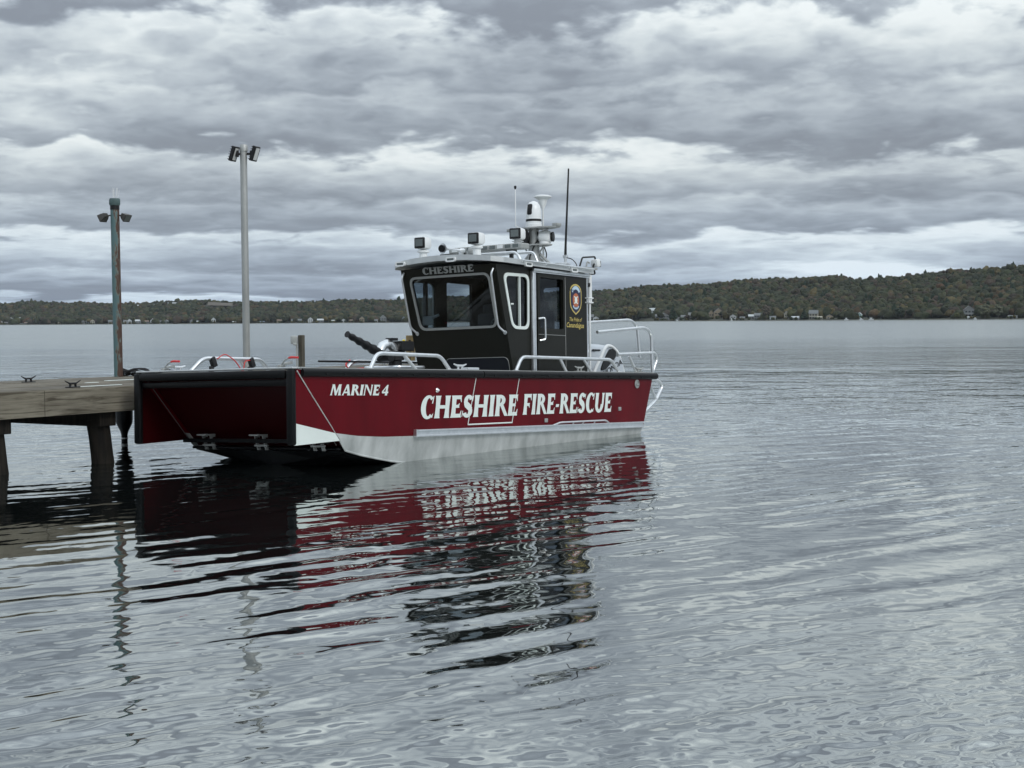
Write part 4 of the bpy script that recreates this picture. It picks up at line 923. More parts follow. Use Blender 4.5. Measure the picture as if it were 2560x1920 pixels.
# tree crowns: lumpy leaf-clump shells, one wood = one mass
def ico(sub):
    bm = bmesh.new(); bmesh.ops.create_icosphere(bm, subdivisions=sub, radius=1); bm.verts.ensure_lookup_table()
    v = np.array([q.co[:] for q in bm.verts]); f = np.array([[q.index for q in t.verts] for t in bm.faces]); bm.free(); return v, f
rg = np.random.default_rng(11)
def crown_variant(v):
    out = v.copy(); n = np.zeros(len(v))
    for _ in range(9):
        c = rg.normal(size=3); c /= np.linalg.norm(c); k = rg.uniform(2.5, 6)
        n = np.maximum(n, rg.uniform(.25, .55) * np.exp(-k * np.sum((v - c) ** 2, 1) * 1.6))
    r = .78 + n + rg.uniform(-.07, .07, len(v))
    out *= r[:, None]; out[:, 2] *= np.where(out[:, 2] < 0, .7, 1.0); return out
def leafmat(name, bs, noise_scale):
    m = bpy.data.materials.new(name); m.use_nodes = True; t = m.node_tree; b = t.nodes['Principled BSDF']; L = t.links.new
    at = N(t, 'ShaderNodeAttribute', attribute_name='Col'); tc = N(t, 'ShaderNodeTexCoord')
    n = N(t, 'ShaderNodeTexNoise'); n.inputs['Scale'].default_value = noise_scale; n.inputs['Detail'].default_value = 5; n.inputs['Roughness'].default_value = .7; L(tc.outputs['Object'], n.inputs['Vector'])
    mr = N(t, 'ShaderNodeMapRange', inp={'From Min': .35, 'From Max': .65, 'To Min': .72, 'To Max': 1.22}); L(n.outputs[0], mr.inputs[0])
    s = N(t, 'ShaderNodeVectorMath', operation='SCALE'); L(at.outputs['Color'], s.inputs[0]); L(mr.outputs[0], s.inputs['Scale']); L(s.outputs[0], b.inputs['Base Color'])
    b.inputs['Roughness'].default_value = .85; b.inputs['Specular IOR Level'].default_value = .15
    bp = N(t, 'ShaderNodeBump'); bp.inputs['Strength'].default_value = 1; bp.inputs['Distance'].default_value = bs; L(n.outputs[0], bp.inputs['Height']); L(bp.outputs[0], b.inputs['Normal'])
    return m
M['leaf'] = leafmat('autumn_leaves', .8, .55)
PAL = np.array([(.036, .050, .022), (.045, .057, .026), (.055, .065, .028), (.030, .042, .024), (.072, .066, .028), (.088, .074, .028), (.085, .060, .032), (.070, .052, .036), (.055, .045, .036), (.10, .085, .032), (.11, .060, .028), (.048, .058, .034)])
PW = np.array([5, 5, 5, 4, 3.2, 2, 1.4, 2.2, 2.4, .8, .2, 3.5]); PW = PW / PW.sum()
def big_mesh(name, Vs, Fs, Cs, m_):
    V = np.concatenate(Vs); F = np.concatenate(Fs); C = np.concatenate(Cs)
    me = bpy.data.meshes.new(name); me.vertices.add(len(V)); me.vertices.foreach_set('co', V.astype(np.float32).ravel())
    me.loops.add(F.size); me.loops.foreach_set('vertex_index', F.astype(np.int32).ravel())
    me.polygons.add(len(F)); me.polygons.foreach_set('loop_start', np.arange(0, F.size, F.shape[1], dtype=np.int32))
    try: me.polygons.foreach_set('loop_total', np.full(len(F), F.shape[1], dtype=np.int32))
    except Exception: pass
    me.polygons.foreach_set('use_smooth', np.ones(len(F), dtype=bool))
    a = me.color_attributes.new('Col', 'FLOAT_COLOR', 'POINT'); cc = np.ones((len(C), 4), dtype=np.float32); cc[:, :3] = C; a.data.foreach_set('color', cc.ravel())
    me.materials.append(m_); me.update(); me.validate(); o = bpy.data.objects.new(name, me); COL.objects.link(o); return o
# --- houses first (the wood leaves room for them)
def px_t(px): d = ray(px, 806); return d[0] / d[1]
def t_scale(t, d): return (shoreD(t) + d) / FPX          # metres per photo pixel
PALH = dict(white=(.42, .45, .46), cream=(.27, .26, .21), grey=(.14, .152, .155), blue=(.14, .18, .22), tan=(.22, .185, .13), green=(.20, .25, .19), dark=(.10, .10, .10), brown=(.16, .12, .09), teal=(.30, .44, .42))
HM = {k: mat('siding_' + k, v, .8, var=.05, vscale=.5) for k, v in PALH.items()}
M['winp'] = mat('house_window', (.03, .035, .04), .15)
HOUSES = []
def house(px, base, w, h, wall, roof_, label, d=18, gable_front=False, wins=2, name='house', grp=None, dock_=False):
    """px centre column, base = photo row of its foot (None: at the shore), w/h in photo pixels"""
    t = px_t(px)
    if base is not None:
        for dd in np.arange(10, RD, 4):
            D = shoreD(t) + dd; z = float(terr(t, dd)); b = ray(px, base); zz = CH + b[2] / b[1] * D
            if z >= zz - .5: break
        d = float(dd)
    D = float(shoreD(t) + d); k = D / FPX; z = float(terr(t, d)) - .6; wm = max(w * k, 4.5); hm = h * k
    e = empty(name, (t * D, D, z), -math.atan(t) + rnd.uniform(-.25, .25), label, 'house' if name == 'house' else name.replace('_', ' '), grp)
    dep = wm * .8; wh = hm * .62 + .6; rh = hm * .38
    m = MB(); m.box((0, 0, wh / 2), (wm, dep, wh))
    if gable_front: m.add([(-wm / 2, -dep / 2 + .02, wh), (wm / 2, -dep / 2 + .02, wh), (0, -dep / 2 + .02, wh + rh), (-wm / 2, dep / 2, wh), (wm / 2, dep / 2, wh), (0, dep / 2, wh + rh)], [(0, 1, 2), (4, 3, 5), (0, 2, 5, 3), (1, 4, 5, 2)])
    else: m.add([(-wm / 2, -dep / 2, wh), (-wm / 2, dep / 2, wh), (-wm / 2, 0, wh + rh), (wm / 2, -dep / 2, wh), (wm / 2, dep / 2, wh), (wm / 2, 0, wh + rh)], [(0, 2, 1), (3, 4, 5), (0, 3, 5, 2), (1, 2, 5, 4)])
    m.build('wall', HM[wall], e)
    m = MB(); o_ = .45; th = .25
    if gable_front:
        for sg in (1, -1): m.add([(0, -dep / 2 - o_, wh + rh + th), (0, dep / 2 + o_, wh + rh + th), (sg * (wm / 2 + o_), dep / 2 + o_, wh - .1 + th), (sg * (wm / 2 + o_), -dep / 2 - o_, wh - .1 + th), (0, -dep / 2 - o_, wh + rh), (0, dep / 2 + o_, wh + rh), (sg * (wm / 2 + o_), dep / 2 + o_, wh - .1), (sg * (wm / 2 + o_), -dep / 2 - o_, wh - .1)], [(0, 1, 2, 3), (4, 7, 6, 5), (0, 3, 7, 4), (1, 5, 6, 2), (3, 2, 6, 7)])
    else:
        for sg in (1, -1): m.add([(-wm / 2 - o_, 0, wh + rh + th), (wm / 2 + o_, 0, wh + rh + th), (wm / 2 + o_, sg * (dep / 2 + o_), wh - .1 + th), (-wm / 2 - o_, sg * (dep / 2 + o_), wh - .1 + th), (-wm / 2 - o_, 0, wh + rh), (wm / 2 + o_, 0, wh + rh), (wm / 2 + o_, sg * (dep / 2 + o_), wh - .1), (-wm / 2 - o_, sg * (dep / 2 + o_), wh - .1)], [(0, 1, 2, 3), (4, 7, 6, 5), (0, 3, 7, 4), (1, 5, 6, 2), (3, 2, 6, 7)])
    m.build('roof', HM[roof_], e)
    if wins:
        nf = 2 if wh > 5.5 else 1
        for fl in range(nf):
            for i in range(wins):
                x = (i - (wins - 1) / 2) * wm / (wins + .3); zc_ = wh * ((fl + .55) / nf); m = MB(); m.box((x, -dep / 2 - .03, zc_), (wm / (wins + .3) * .6, .12, min(1.8, wh / nf * .5))); m.build('window', 'winp', e)
    if k < .55 and w > 14:
        m = MB(); m.box((0, -dep / 2 - 1.6, wh * .42), (wm * .95, 3.0, .2))
        for x in (-.45, -.15, .15, .45): m.box((x * wm, -dep / 2 - 2.9, wh * .21), (.2, .2, wh * .42))
        m.box((0, -dep / 2 - 3.0, wh * .42 + .9), (wm * .95, .1, .12)); m.build('balcony', HM['white'], e)
    HOUSES.append((t, d, wm, k))
    return e
exec_houses = [
 # px, base, w, h, wall, roof, gable_front, label
 (3, None, 7, 9, 'white', 'grey', 1, 'tiny white cottage at the far left edge of the far shore'),
 (15, None, 8, 6, 'grey', 'dark', 0, 'small grey shore cottage, second house from the left edge of the photo'),
 (28, 803, 9, 10, 'white', 'grey', 1, 'white gabled cottage, third from the left on the far shore'),
 (50, 803, 12, 11, 'white', 'grey', 1, 'larger white gabled house, fourth from the left on the far shore'),
 (65, None, 9, 5, 'grey', 'brown', 0, 'low grey cottage right of the larger white gabled house on the left shore'),
 (112, 753+8, 8, 5, 'white', 'white', 0, 'lone white house high on the left hill below the skyline'),
 (148, None, 6, 8, 'cream', 'brown', 1, 'narrow cream cottage alone on the shore left of the teal pole'),
 (208, None, 7, 9, 'grey', 'dark', 1, 'grey cottage, first of the three houses closest left of the teal pole'),
 (219, None, 8, 8, 'blue', 'grey', 0, 'bluish cottage in the middle of the three houses closest left of the teal pole'),
 (231, None, 10, 11, 'cream', 'brown', 1, 'cream gabled house, last of the three houses closest left of the teal pole'),
 (276, None, 10, 9, 'grey', 'grey', 0, 'grey cottage on the shore touching the left side of the teal pole'),
 (313, None, 9, 9, 'white', 'grey', 0, 'white cottage on the shore just right of the teal pole'),
 (324, None, 9, 11, 'white', 'white', 1, 'white gabled house, second right of the teal pole'),
 (345, None, 14, 10, 'grey', 'white', 0, 'wide pale roofed grey house, third right of the teal pole'),
 (367, None, 10, 8, 'grey', 'brown', 0, 'grey brown cottage, fourth right of the teal pole'),
 (382, None, 10, 12, 'white', 'white', 1, 'tall white house, fifth right of the teal pole'),
 (402, None, 9, 8, 'white', 'dark', 0, 'small white cottage with dark roof, sixth right of the teal pole'),
 (416, 808, 10, 9, 'grey', 'white', 1, 'grey house under a pale roof, seventh right of the teal pole'),
 (480, None, 9, 9, 'grey', 'grey', 1, 'grey gabled cottage midway between the teal pole and the tall grey pole'),
 (495, None, 5, 6, 'cream', 'white', 0, 'tiny cream boathouse between the grey cottage and the tall white house'),
 (534, None, 11, 14, 'white', 'blue', 1, 'tall narrow white house on the shore left of the tall grey pole'),
 (585, None, 8, 4, 'white', 'white', 0, 'low white shed on the shore just left of the tall grey pole'),
 (655, None, 12, 4, 'grey', 'blue', 0, 'low grey boathouse, first building right of the tall grey pole'),
 (698, None, 12, 8, 'tan', 'brown', 0, 'tan cottage, second building right of the tall grey pole'),
 (735, None, 14, 9, 'white', 'grey', 0, 'white cottage above the power post on the far shore'),
 (752, None, 14, 9, 'grey', 'grey', 0, 'wide grey house right behind the power post on the far shore'),
 (776, 808, 12, 13, 'white', 'grey', 1, 'white gabled house, first right of the power post'),
 (801, 806, 16, 9, 'grey', 'white', 0, 'grey house with bright white roof, second right of the power post'),
 (833, None, 8, 6, 'white', 'white', 0, 'small white boathouse above the black nozzle of the fire monitor'),
 (859, None, 9, 9, 'white', 'grey', 1, 'white gabled boathouse just right of the small white boathouse'),
 (878, None, 7, 7, 'brown', 'brown', 0, 'brown cottage right of the white gabled boathouse'),
 (905, 806, 12, 14, 'tan', 'grey', 1, 'tan gabled house, third left of the boat cabin'),
 (940, None, 8, 7, 'white', 'grey', 0, 'small white cottage, second left of the boat cabin'),
 (958, 808, 14, 17, 'grey', 'grey', 1, 'tall grey house nearest the trees left of the boat cabin'),
 (1010, None, 10, 14, 'blue', 'dark', 1, 'blue house touching the left edge of the boat cabin'),
 (1476, None, 16, 16, 'grey', 'grey', 0, 'grey house on the shore directly behind the stern rails of the boat'),
 (1490, None, 14, 11, 'white', 'grey', 1, 'white gabled cottage, second house right of the boat cabin'),
 (1632, 772+14, 18, 16, 'white', 'white', 0, 'bright white house standing high among the trees on the right hill'),
 (1628, 782+9, 7, 8, 'white', 'white', 1, 'small white building just below the bright white hill house'),
 (1645, 800, 14, 15, 'grey', 'grey', 0, 'grey wing left of the pale gabled house on the right shore'),
 (1660, 800, 22, 18, 'grey', 'grey', 1, 'large pale grey gabled house with front porch below the white hill house'),
 (1690, None, 16, 8, 'white', 'dark', 0, 'low boathouse with white roof edge right of the pale gabled house'),
 (1710, 799, 16, 12, 'green', 'grey', 0, 'green grey cottage left of the wide two storey house'),
 (1734, 798, 26, 17, 'cream', 'grey', 0, 'wide pale two storey house with white balcony on the right shore'),
 (1778, 796, 14, 20, 'tan', 'brown', 1, 'brown timber house, left part of the tall tan house'),
 (1796, 795, 22, 24, 'tan', 'grey', 1, 'tall tan gabled house with dark roof, the highest on the right shore'),
 (1832, None, 16, 14, 'white', 'grey', 1, 'white gabled cottage at the shore right of the tall tan house'),
 (1856, None, 12, 8, 'grey', 'grey', 0, 'low grey cottage two right of the tall tan house'),
 (1878, 798, 14, 12, 'grey', 'white', 0, 'grey cottage with pale roof left of the pale twin house'),
 (1896, 798, 20, 16, 'grey', 'grey', 0, 'wide grey house with light trim, right of the pale roofed cottage'),
 (1932, None, 15, 9, 'white', 'grey', 0, 'low white cottage in the gap of the trees, near the middle of the right shore'),
 (1966, 797, 11, 20, 'cream', 'grey', 1, 'narrow tall cream house on the right shore'),
 (1988, None, 18, 8, 'white', 'white', 0, 'low white building right of the narrow tall cream house'),
 (2034, 797, 22, 22, 'cream', 'grey', 0, 'large cream two storey house standing alone below the notch of the hills'),
 (2049, None, 12, 8, 'cream', 'cream', 0, 'small cream boathouse at the foot of the large cream house'),
 (2074, 797, 16, 11, 'tan', 'grey', 1, 'tan cottage right of the large cream house'),
 (2103, 796, 9, 12, 'grey', 'white', 1, 'narrow grey cottage under the notch of the hills'),
 (2149, 795, 11, 14, 'teal', 'white', 1, 'small pale teal house on the right shore'),
 (2180, 795, 12, 12, 'grey', 'grey', 0, 'grey cottage right of the pale teal house'),
 (2214, 795, 14, 8, 'white', 'grey', 0, 'low white cottage three right of the pale teal house'),
 (2290, 784, 18, 8, 'white', 'grey', 0, 'white bungalow set up the bank between tree groups on the right'),
 (2298, 792, 18, 6, 'white', 'white', 0, 'long low white boathouse in front of the white bungalow on the bank'),
 (2422, 791, 26, 27, 'grey', 'dark', 1, 'large grey lake house with white porch near the right edge'),
 (2426, None, 14, 5, 'white', 'white', 0, 'low white boathouse at the foot of the large grey lake house'),
 (2553, 788, 24, 24, 'grey', 'grey', 1, 'grey gabled house cut by the right edge of the photo'),
 (2532, None, 22, 7, 'white', 'grey', 0, 'long low white building near the right edge of the photo'),
]
for px, base, w, h, wall, roof_, gf, lab in exec_houses:
    house(px, base, w, h, wall, roof_, lab, d=14 + (px * 7 % 11), gable_front=bool(gf), wins=3 if w > 18 else (2 if w > 8 else 1), grp='houses on the far shore')
for i, (px, w) in enumerate(((392, 14), (412, 4), (423, 4), (439, 14), (343, 8))):
    house(px, 764 - (i != 4) * 3 + (i == 4) * 3, w, 5, 'grey', 'white', ['long pale farm building high on the left hill', 'first small pale farm shed right of the long farm building on the hill', 'second small pale farm shed on the left hill', 'long pale barn, rightmost building high on the left hill', 'pale farmhouse high on the hill just right of the teal pole'][i], wins=0, grp='farm buildings on the hill')
# tan field on the left hill
fm = MB()
FT0, FT1 = px_t(520), px_t(582)
k_ = 12; FV = []
for i in range(k_ + 1):
    for j in range(5):
        t = FT0 + (FT1 - FT0) * i / k_; d = 500 + 80 * j / 4; D = float(shoreD(t) + d); FV.append((t * D, D, float(terr(t, d)) + 6.5))
fm.add(FV, [(i * 5 + j, (i + 1) * 5 + j, (i + 1) * 5 + j + 1, i * 5 + j + 1) for i in range(k_) for j in range(4)])
M['field'] = mat('stubble_field', (.08, .068, .05), .9, var=.15, vscale=.02); tag(fm.build('field', 'field', None), kind='structure')
# --- wood
def shrubs():
    pass
vh, fh = ico(3); vl, fl_ = ico(2)
VH = [crown_variant(vh) for _ in range(7)]; VL = [crown_variant(vl) for _ in range(7)]
Vs, Fs, Cs = [], [], []; nv = 0; Vn = 0
TALL = []
d = 8.0
while d < RD + 40:
    tt = -.40 if True else 0
    while tt < .40:
        D = float(shoreD(tt) + d); step = rg.uniform(8.5, 14) / D; tt += step
        if tt > .40: break
        dj = d + rg.uniform(-5, 5); t = tt
        sz = rg.uniform(4.8, 8.2)
        skip = False
        for ht, hd, wm, kk in HOUSES:
            if abs(t - ht) * D < wm / 2 + 2.5 and dj < hd + 7 and dj > hd - 130: skip = rg.random() < .85 or dj > hd - 5; break
        if skip: 
            continue
        if FT0 - .002 < t < FT1 + .002 and 400 < dj < 600: continue
        if dj < 14 and rg.random() < .35: continue
        z = float(terr(t, dj)); hgt = rg.uniform(7.5, 12.5) + (2 if rg.random() < .08 else 0)
        if dj > RD - 40: hgt = rg.uniform(6.5, 10.5) + (2.5 if rg.random() < .1 else 0)
        if dj < 45: hgt *= 1.05; 
        near = t > -.02
        base = (VH if near else VL)[rg.integers(7)]; sz *= rg.choice([.7, 1, 1, 1.25])
        a = rg.uniform(0, 2 * PI); c, s = math.cos(a), math.sin(a); conif = rg.random() < .05
        B = base * np.array([sz * (.55 if conif else 1), sz * (.55 if conif else 1), sz * (1.45 if conif else rg.uniform(.85, 1.15))])
        X = B[:, 0] * c - B[:, 1] * s; Y = B[:, 0] * s + B[:, 1] * c
        P_ = np.stack([X + t * (D + dj - d), Y + D + dj - d, B[:, 2] + z + hgt - sz * .85], 1)
        f = fh if near else fl_
        reg = .5 + .5 * math.sin(t * 31 + dj * .011) * math.sin(dj * .017 + t * 13 + 1)
        pw = PW * np.array([1.3, 1.2, 1, 1.3, .8, .7, .7, .8, 1, .6, .6, 1.2]) ** (2 * reg - .4 * 0 - .3); pw /= pw.sum()
        col = PAL[rg.choice(len(PAL), p=pw)] * rg.uniform(.55, 1.3); col = (col * .78 + col.mean() * .22) * .80 * np.array((1.06, 1, .9))
        if conif: col = np.array((.018, .03, .018))
        Vs.append(P_); Fs.append(f + Vn); Vn += len(P_); Cs.append(np.repeat(col[None], len(P_), 0)); nv += 1
    d += 9.0 + d * .012
for ht, hd, wm, kk in HOUSES:      # garden bushes and small trees in front of the houses
    for i in range(int(2 + wm / 4)):
        D = float(shoreD(ht)) ; dj = max(4, hd - wm * .5 - rg.uniform(3, 6)); t = ht + rg.uniform(-.75, .75) * wm / D; sz = rg.uniform(1.1, 2.6)
        P_ = (VL[rg.integers(7)] * sz * np.array([1, 1, rg.uniform(.8, 1.5)])) + np.array([t * (D + dj), D + dj, float(terr(t, dj)) + sz * .6])
        Vs.append(P_); Fs.append(fl_ + Vn if False else fl_ + Vn); Vn += len(P_); Cs.append(np.repeat((PAL[rg.integers(6)] * rg.uniform(.6, 1.1))[None], len(P_), 0))
print('crowns', nv, 'verts', Vn)
wd = big_mesh('woodland', Vs, Fs, Cs, M['leaf']); tag(wd, 'dense autumn woods covering the far hillside', 'woods', kind='stuff')
# --- single trees along the right shore with visible trunks
M['bark'] = mat('tree_bark', (.06, .05, .04), .9)
def shore_tree(px, h, r, colr, label, conifer=False):
    t = px_t(px); d = 9.0; D = float(shoreD(t) + d); k = D / FPX; H = h * k; R_ = r * k
    e = empty('shore_tree', (t * D, D, float(terr(t, d)) - .3), 0, label, 'tree', 'single trees along the far shore')
    m = MB(); m.tube([(0, 0, 0), (.1, 0, H * .35), (.0, .1, H * .75)], [R_ * .09, R_ * .07, .05], 7)
    for a in (0, 2.1, 4.2): m.tube([(0, 0, H * .25), (R_ * .5 * math.cos(a), R_ * .5 * math.sin(a), H * .6)], [R_ * .045, .04], 5)
    m.build('trunk', 'bark', e)
    Vs, Fs, Cs = [], [], []; n0 = 0
    for i in range(46):
        if conifer: z = H * (.12 + .86 * i / 45); rr_ = R_ * (1 - i / 47); a = rg.uniform(0, 6.28); q = rr_ * .55; c = np.array([q * math.cos(a), q * math.sin(a), z]); s = max(rr_ * .55, .3)
        else: dv = rg.normal(size=3); dv /= np.linalg.norm(dv); q = rg.uniform(.3, 1) ** .5; c = np.array([dv[0] * R_ * .78 * q, dv[1] * R_ * .78 * q, H * .60 + dv[2] * H * .33 * q]); s = R_ * rg.uniform(.2, .38)
        P_ = VL[rg.integers(7)] * s + c; Vs.append(P_); Fs.append(fl_ + n0); n0 += len(P_); Cs.append(np.repeat((np.array(colr) * rg.uniform(.7, 1.3))[None], len(P_), 0))
    o = big_mesh('crown', Vs, Fs, Cs, M['leaf']); o.parent = e
for a in [(1544, 30, 15, (.05, .06, .035), 'round dark green tree on the shore above the stern rail'), (1580, 36, 17, (.085, .075, .035), 'round yellowish tree on the shore, just left of the white hill house'),
          (1683, 44, 12, (.02, .032, .02), 'dark conifer between the pale gabled house and the low boathouse', True), (1824, 38, 9, (.08, .078, .05), 'pale rounded tree right of the tall tan house'),
          (1915, 40, 12, (.07, .06, .045), 'brownish tree right of the wide grey house'), (2010, 30, 10, (.02, .032, .02), 'dark conifer left of the large cream house', True),
          (2250, 30, 14, (.03, .04, .026), 'dark leaning round tree between the low white cottage and the white bungalow'), (2392, 16, 8, (.075, .08, .035), 'small round yellow green tree left of the large grey lake house'),
          (2462, 38, 17, (.09, .095, .06), 'pale leafy willow right of the large grey lake house'), (2496, 36, 13, (.085, .09, .06), 'second pale willow, nearer the right edge of the photo'),
          (300, 22, 10, (.05, .055, .035), 'broad tree on the left shore just right of the teal pole'), (682, 28, 12, (.05, .055, .04), 'round tree on the shore right of the tall grey pole'), (718, 24, 11, (.055, .06, .04), 'second round tree on the shore right of the tall grey pole')]:
    shore_tree(*a)
# --- small boats and lifts at the far shore
def skiff(px, w, h, label):
    t = px_t(px); d = -10.0; D = float(shoreD(t) + d); k = D / FPX; L_ = w * k; H = h * k
    e = empty('moored_boat', (t * D, D, 0), .1, label, 'boat', 'small boats moored along the far shore')
    m = MB(); V = []
    for i in range(7):
        u = i / 6; x = -L_ / 2 + L_ * u; b = L_ * .17 * (1 - max(0, u - .55) ** 2 * 4.6); V += [(x, -b, H * .38 + u * .1), (x, -b * .5, 0), (x, b * .5, 0), (x, b, H * .38 + u * .1)]
    F = [(i * 4 + j, i * 4 + 4 + j, i * 4 + 5 + j, i * 4 + 1 + j) for i in range(6) for j in range(3)] + [(i * 4 + 3, i * 4 + 7, i * 4 + 4, i * 4) for i in range(6)] + [(0, 1, 2, 3), (24, 27, 26, 25)]
    m.add(V, F).build('hull', HM['white'], e); m = MB(); m.box((-.05 * L_, 0, H * .62), (L_ * .4, L_ * .2, H * .5), bev=.1); m.build('canopy', HM['white'], e)
for a in ((1693, 5, 7, 'tiny white boat at the shore below the low boathouse, right of the stern rails'), (1829, 5, 8, 'tiny white boat at the shore below the white cottage right of the tall tan house'), (2116, 10, 7, 'small white boat moored below the notch of the hills'), (2153, 11, 6, 'small boat moored at the foot of the pale teal house'), (2178, 12, 7, 'white boat moored right of the pale teal house'), (2438, 9, 6, 'small white boat at the shore right of the large grey lake house')):
    skiff(*a)

# ---- air over the lake
hm = MB(); hm.box((0, 2500, 147), (7000, 5200, 306)); hz_ = bpy.data.materials.new('thin_haze'); hz_.use_nodes = True; t = hz_.node_tree; t.nodes.clear()
pv = N(t, 'ShaderNodeVolumePrincipled'); pv.inputs['Color'].default_value = (.80, .88, 1, 1); pv.inputs['Density'].default_value = .00002; o_ = N(t, 'ShaderNodeOutputMaterial'); t.links.new(pv.outputs[0], o_.inputs['Volume'])
tag(hm.build('haze', hz_), kind='stuff')

# ------------------------------------------------------------------ water: a real displaced surface near the camera, rippled sheet beyond
def watermat():
    m = bpy.data.materials.new('lake_water'); m.use_nodes = True; t = m.node_tree; b = t.nodes['Principled BSDF']; L = t.links.new
    b.inputs['Base Color'].default_value = (.007, .009, .009, 1); b.inputs['Roughness'].default_value = .03; b.inputs['IOR'].default_value = 1.4
    tc = N(t, 'ShaderNodeTexCoord'); cam_ = N(t, 'ShaderNodeVectorMath', operation='LENGTH'); L(tc.outputs['Object'], cam_.inputs[0])
    def ns(sc, rot, detail, st):
        mp = N(t, 'ShaderNodeMapping'); mp.inputs['Scale'].default_value = st; mp.inputs['Rotation'].default_value = (0, 0, rot); L(tc.outputs['Object'], mp.inputs[0])
        n = N(t, 'ShaderNodeTexNoise'); n.inputs['Scale'].default_value = sc; n.inputs['Detail'].default_value = detail; n.inputs['Roughness'].default_value = .55; n.inputs['Distortion'].default_value = .4; L(mp.outputs[0], n.inputs['Vector']); return n.outputs[0]
    a = ns(2.2, .5, 3, (1, .55, 1)); c = ns(.55, .3, 4, (.8, 1, 1)); g = ns(.045, .1, 3, (.35, 1, 1))
    ro = N(t, 'ShaderNodeMapRange', inp={'From Min': 25, 'From Max': 160, 'To Min': .03, 'To Max': .17}); L(cam_.outputs['Value'], ro.inputs[0]); RO = ro.outputs[0]
    # far off, longer waves and gust patches
    far = N(t, 'ShaderNodeMapRange', inp={'From Min': 14, 'From Max': 60, 'To Min': .15, 'To Max': .8}); L(cam_.outputs['Value'], far.inputs[0])
    gp = N(t, 'ShaderNodeMapRange', inp={'From Min': .38, 'From Max': .62, 'To Min': .35, 'To Max': 1.4}); L(g, gp.inputs[0])
    s = N(t, 'ShaderNodeMath', operation='MULTIPLY_ADD'); L(c, s.inputs[0]); s.inputs[1].default_value = 3.2; L(a, s.inputs[2])
    q = N(t, 'ShaderNodeMath', operation='MULTIPLY'); L(far.outputs[0], q.inputs[0]); L(gp.outputs[0], q.inputs[1])
    s2 = N(t, 'ShaderNodeMath', operation='MULTIPLY'); L(s.outputs[0], s2.inputs[0]); L(q.outputs[0], s2.inputs[1])
    gl = N(t, 'ShaderNodeBsdfGlossy'); gl.inputs['Color'].default_value = (.88, .92, .90, 1); gl.inputs['Roughness'].default_value = .02; mxs = N(t, 'ShaderNodeMixShader'); mxs.inputs[0].default_value = .42
    L(b.outputs[0], mxs.inputs[1]); L(gl.outputs[0], mxs.inputs[2]); L(mxs.outputs[0], t.nodes['Material Output'].inputs['Surface'])
    bp = N(t, 'ShaderNodeBump'); bp.inputs['Strength'].default_value = 1; bp.inputs['Distance'].default_value = .035; L(s2.outputs[0], bp.inputs['Height']); L(bp.outputs[0], b.inputs['Normal']); L(bp.outputs[0], gl.inputs['Normal']); L(RO, gl.inputs['Roughness']); L(RO, b.inputs['Roughness'])
    return m
M['water'] = watermat()
rw = np.random.default_rng(4)
WN0, WN1 = 3.6, 95.0
ys_ = [WN0]
while ys_[-1] < WN1: ys_.append(ys_[-1] + .016 * (ys_[-1] / 5) ** 1.12)
ys_ = np.array(ys_); ys_[-1] = WN1; nx = 1000
us = np.linspace(-1, 1, nx); hw = .46 * ys_ + 1.4
X = us[None, :] * hw[:, None]; Y = np.repeat(ys_[:, None], nx, 1); Z = np.zeros_like(X)
main = math.radians(137)       # direction in which the ripples travel (degrees from +x)
comps = []
def band(n, l0, l1, slope, spread, centre):
    for _ in range(n):
        lam = math.exp(rw.uniform(math.log(l0), math.log(l1))); k = 2 * PI / lam; th = centre + rw.normal() * spread
        comps.append((k * math.cos(th), k * math.sin(th), slope / math.sqrt(n) * math.sqrt(2) / k, rw.uniform(0, 2 * PI), lam))
WS = dict(a=.005, b=.025, c=.035, d=.031)
band(10, 1.3, 3.2, WS['a'], .35, main + .15)
band(22, .26, .75, WS['b'], .17, main - .1)
band(30, .075, .21, WS['c'], .38, main - .2)
band(28, .055, .16, WS['d'], 1.4, main + .8)
def lf(x, y, seed, s):
    r = np.random.default_rng(seed); o = np.zeros_like(x)
    for _ in range(7): a = r.uniform(0, 2 * PI); k = s * r.uniform(.5, 1.6); o += np.sin(k * (x * math.cos(a) + y * math.sin(a) * .6) + r.uniform(0, 6.28))
    return o / 2.6
mod1 = np.clip(.95 + .5 * lf(X, Y, 1, .7), .2, 2.0); mod2 = np.clip(.9 + .6 * lf(X, Y, 2, 1.1), .1, 2.2)
A_ = np.array([-2.45, 17.2]); B_ = np.array([1.95, 23.1]); ab = B_ - A_
tt_ = np.clip(((X - A_[0]) * ab[0] + (Y - A_[1]) * ab[1]) / (ab @ ab), 0, 1)
dist = np.hypot(X - A_[0] - tt_ * ab[0], Y - A_[1] - tt_ * ab[1]); lee = .50 + .50 * np.clip((dist - .8) / 5.5, 0, 1)   # the hull shelters the water beside it
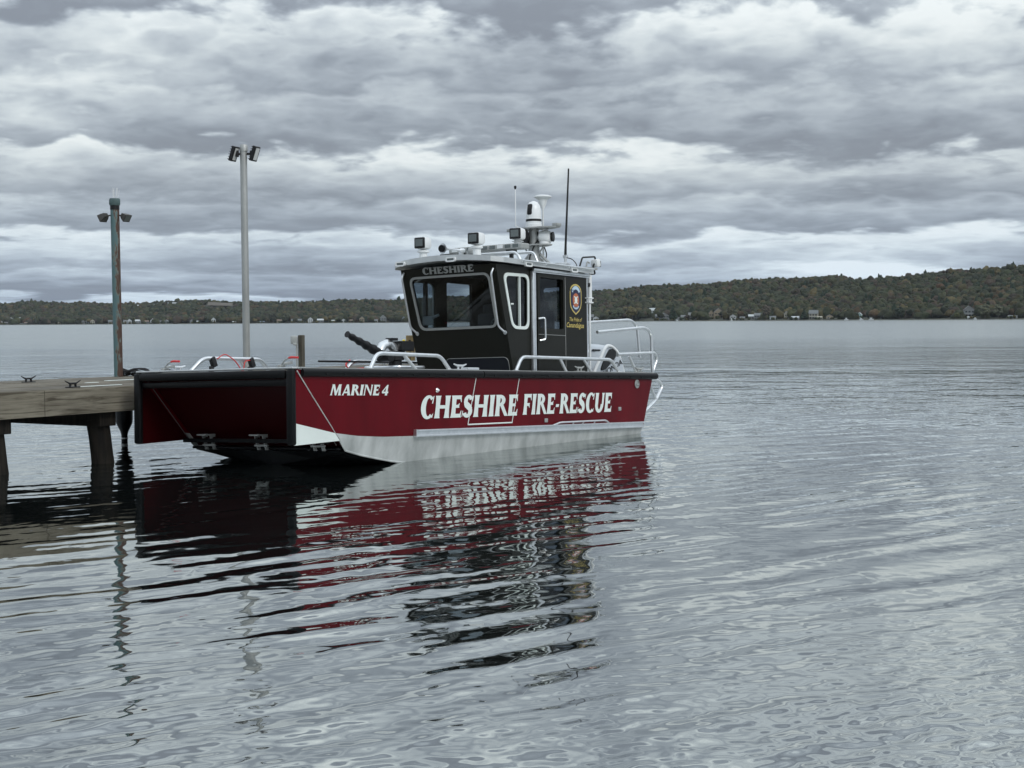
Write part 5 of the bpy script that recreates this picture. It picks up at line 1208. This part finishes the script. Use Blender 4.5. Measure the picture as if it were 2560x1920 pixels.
right = 1 + .35 * np.clip((X - 1) / 4, -1, 1)
for kx, ky, am, ph, lam in comps:
    if lam > 1.2: m_ = 1.0
    else: m_ = (mod1 if lam > .42 else mod2 * right)
    # drop waves the grid can no longer carry
    dy = .016 * (Y / 5) ** 1.12; fade = np.clip((lam / (dy * 2.6) - 1), 0, 1)
    wob = .5 * np.sin(.9 * X * .7 + .5 * Y + ph) 
    Z += am * m_ * lee * fade * np.sin(kx * X + ky * Y + ph + wob)
edge = np.clip((WN1 - Y) / 25, 0, 1); Z *= edge
# flatten towards the sides of the patch so that it meets the outer sheet
side = np.clip((1 - np.abs(us)) / .06, 0, 1)[None, :]; Z *= side; Z *= np.clip((Y - WN0) / .3, 0, 1)
V = np.stack([X, Y, Z], -1).reshape(-1, 3); ny = len(ys_)
I = np.arange((ny - 1) * nx).reshape(ny - 1, nx)[:, :-1].ravel(); F = np.stack([I, I + 1, I + nx + 1, I + nx], 1)
print('water', V.shape)
me = bpy.data.meshes.new('lake'); 
# outer sheet: ring of big quads around the patch, sharing its flat border
bx0 = float(hw[0]); bx1 = float(hw[-1])
outer = np.array([(-bx0, WN0, 0), (bx0, WN0, 0), (bx1, WN1, 0), (-bx1, WN1, 0), (-9000, -3000, 0), (9000, -3000, 0), (9000, 12000, 0), (-9000, 12000, 0)], float)
o0 = len(V); V = np.concatenate([V, outer]); F = np.concatenate([F, np.array([(4, 5, 1, 0), (5, 6, 2, 1), (6, 7, 3, 2), (7, 4, 0, 3)]) + o0])
me.vertices.add(len(V)); me.vertices.foreach_set('co', V.astype(np.float32).ravel()); me.loops.add(F.size); me.loops.foreach_set('vertex_index', F.astype(np.int32).ravel())
me.polygons.add(len(F)); me.polygons.foreach_set('loop_start', np.arange(0, F.size, 4, dtype=np.int32))
me.polygons.foreach_set('use_smooth', np.array([True] * (len(F) - 4) + [False] * 4)); me.materials.append(M['water']); me.update(); me.validate()
wo = bpy.data.objects.new('water', me); COL.objects.link(wo); tag(wo, kind='structure')
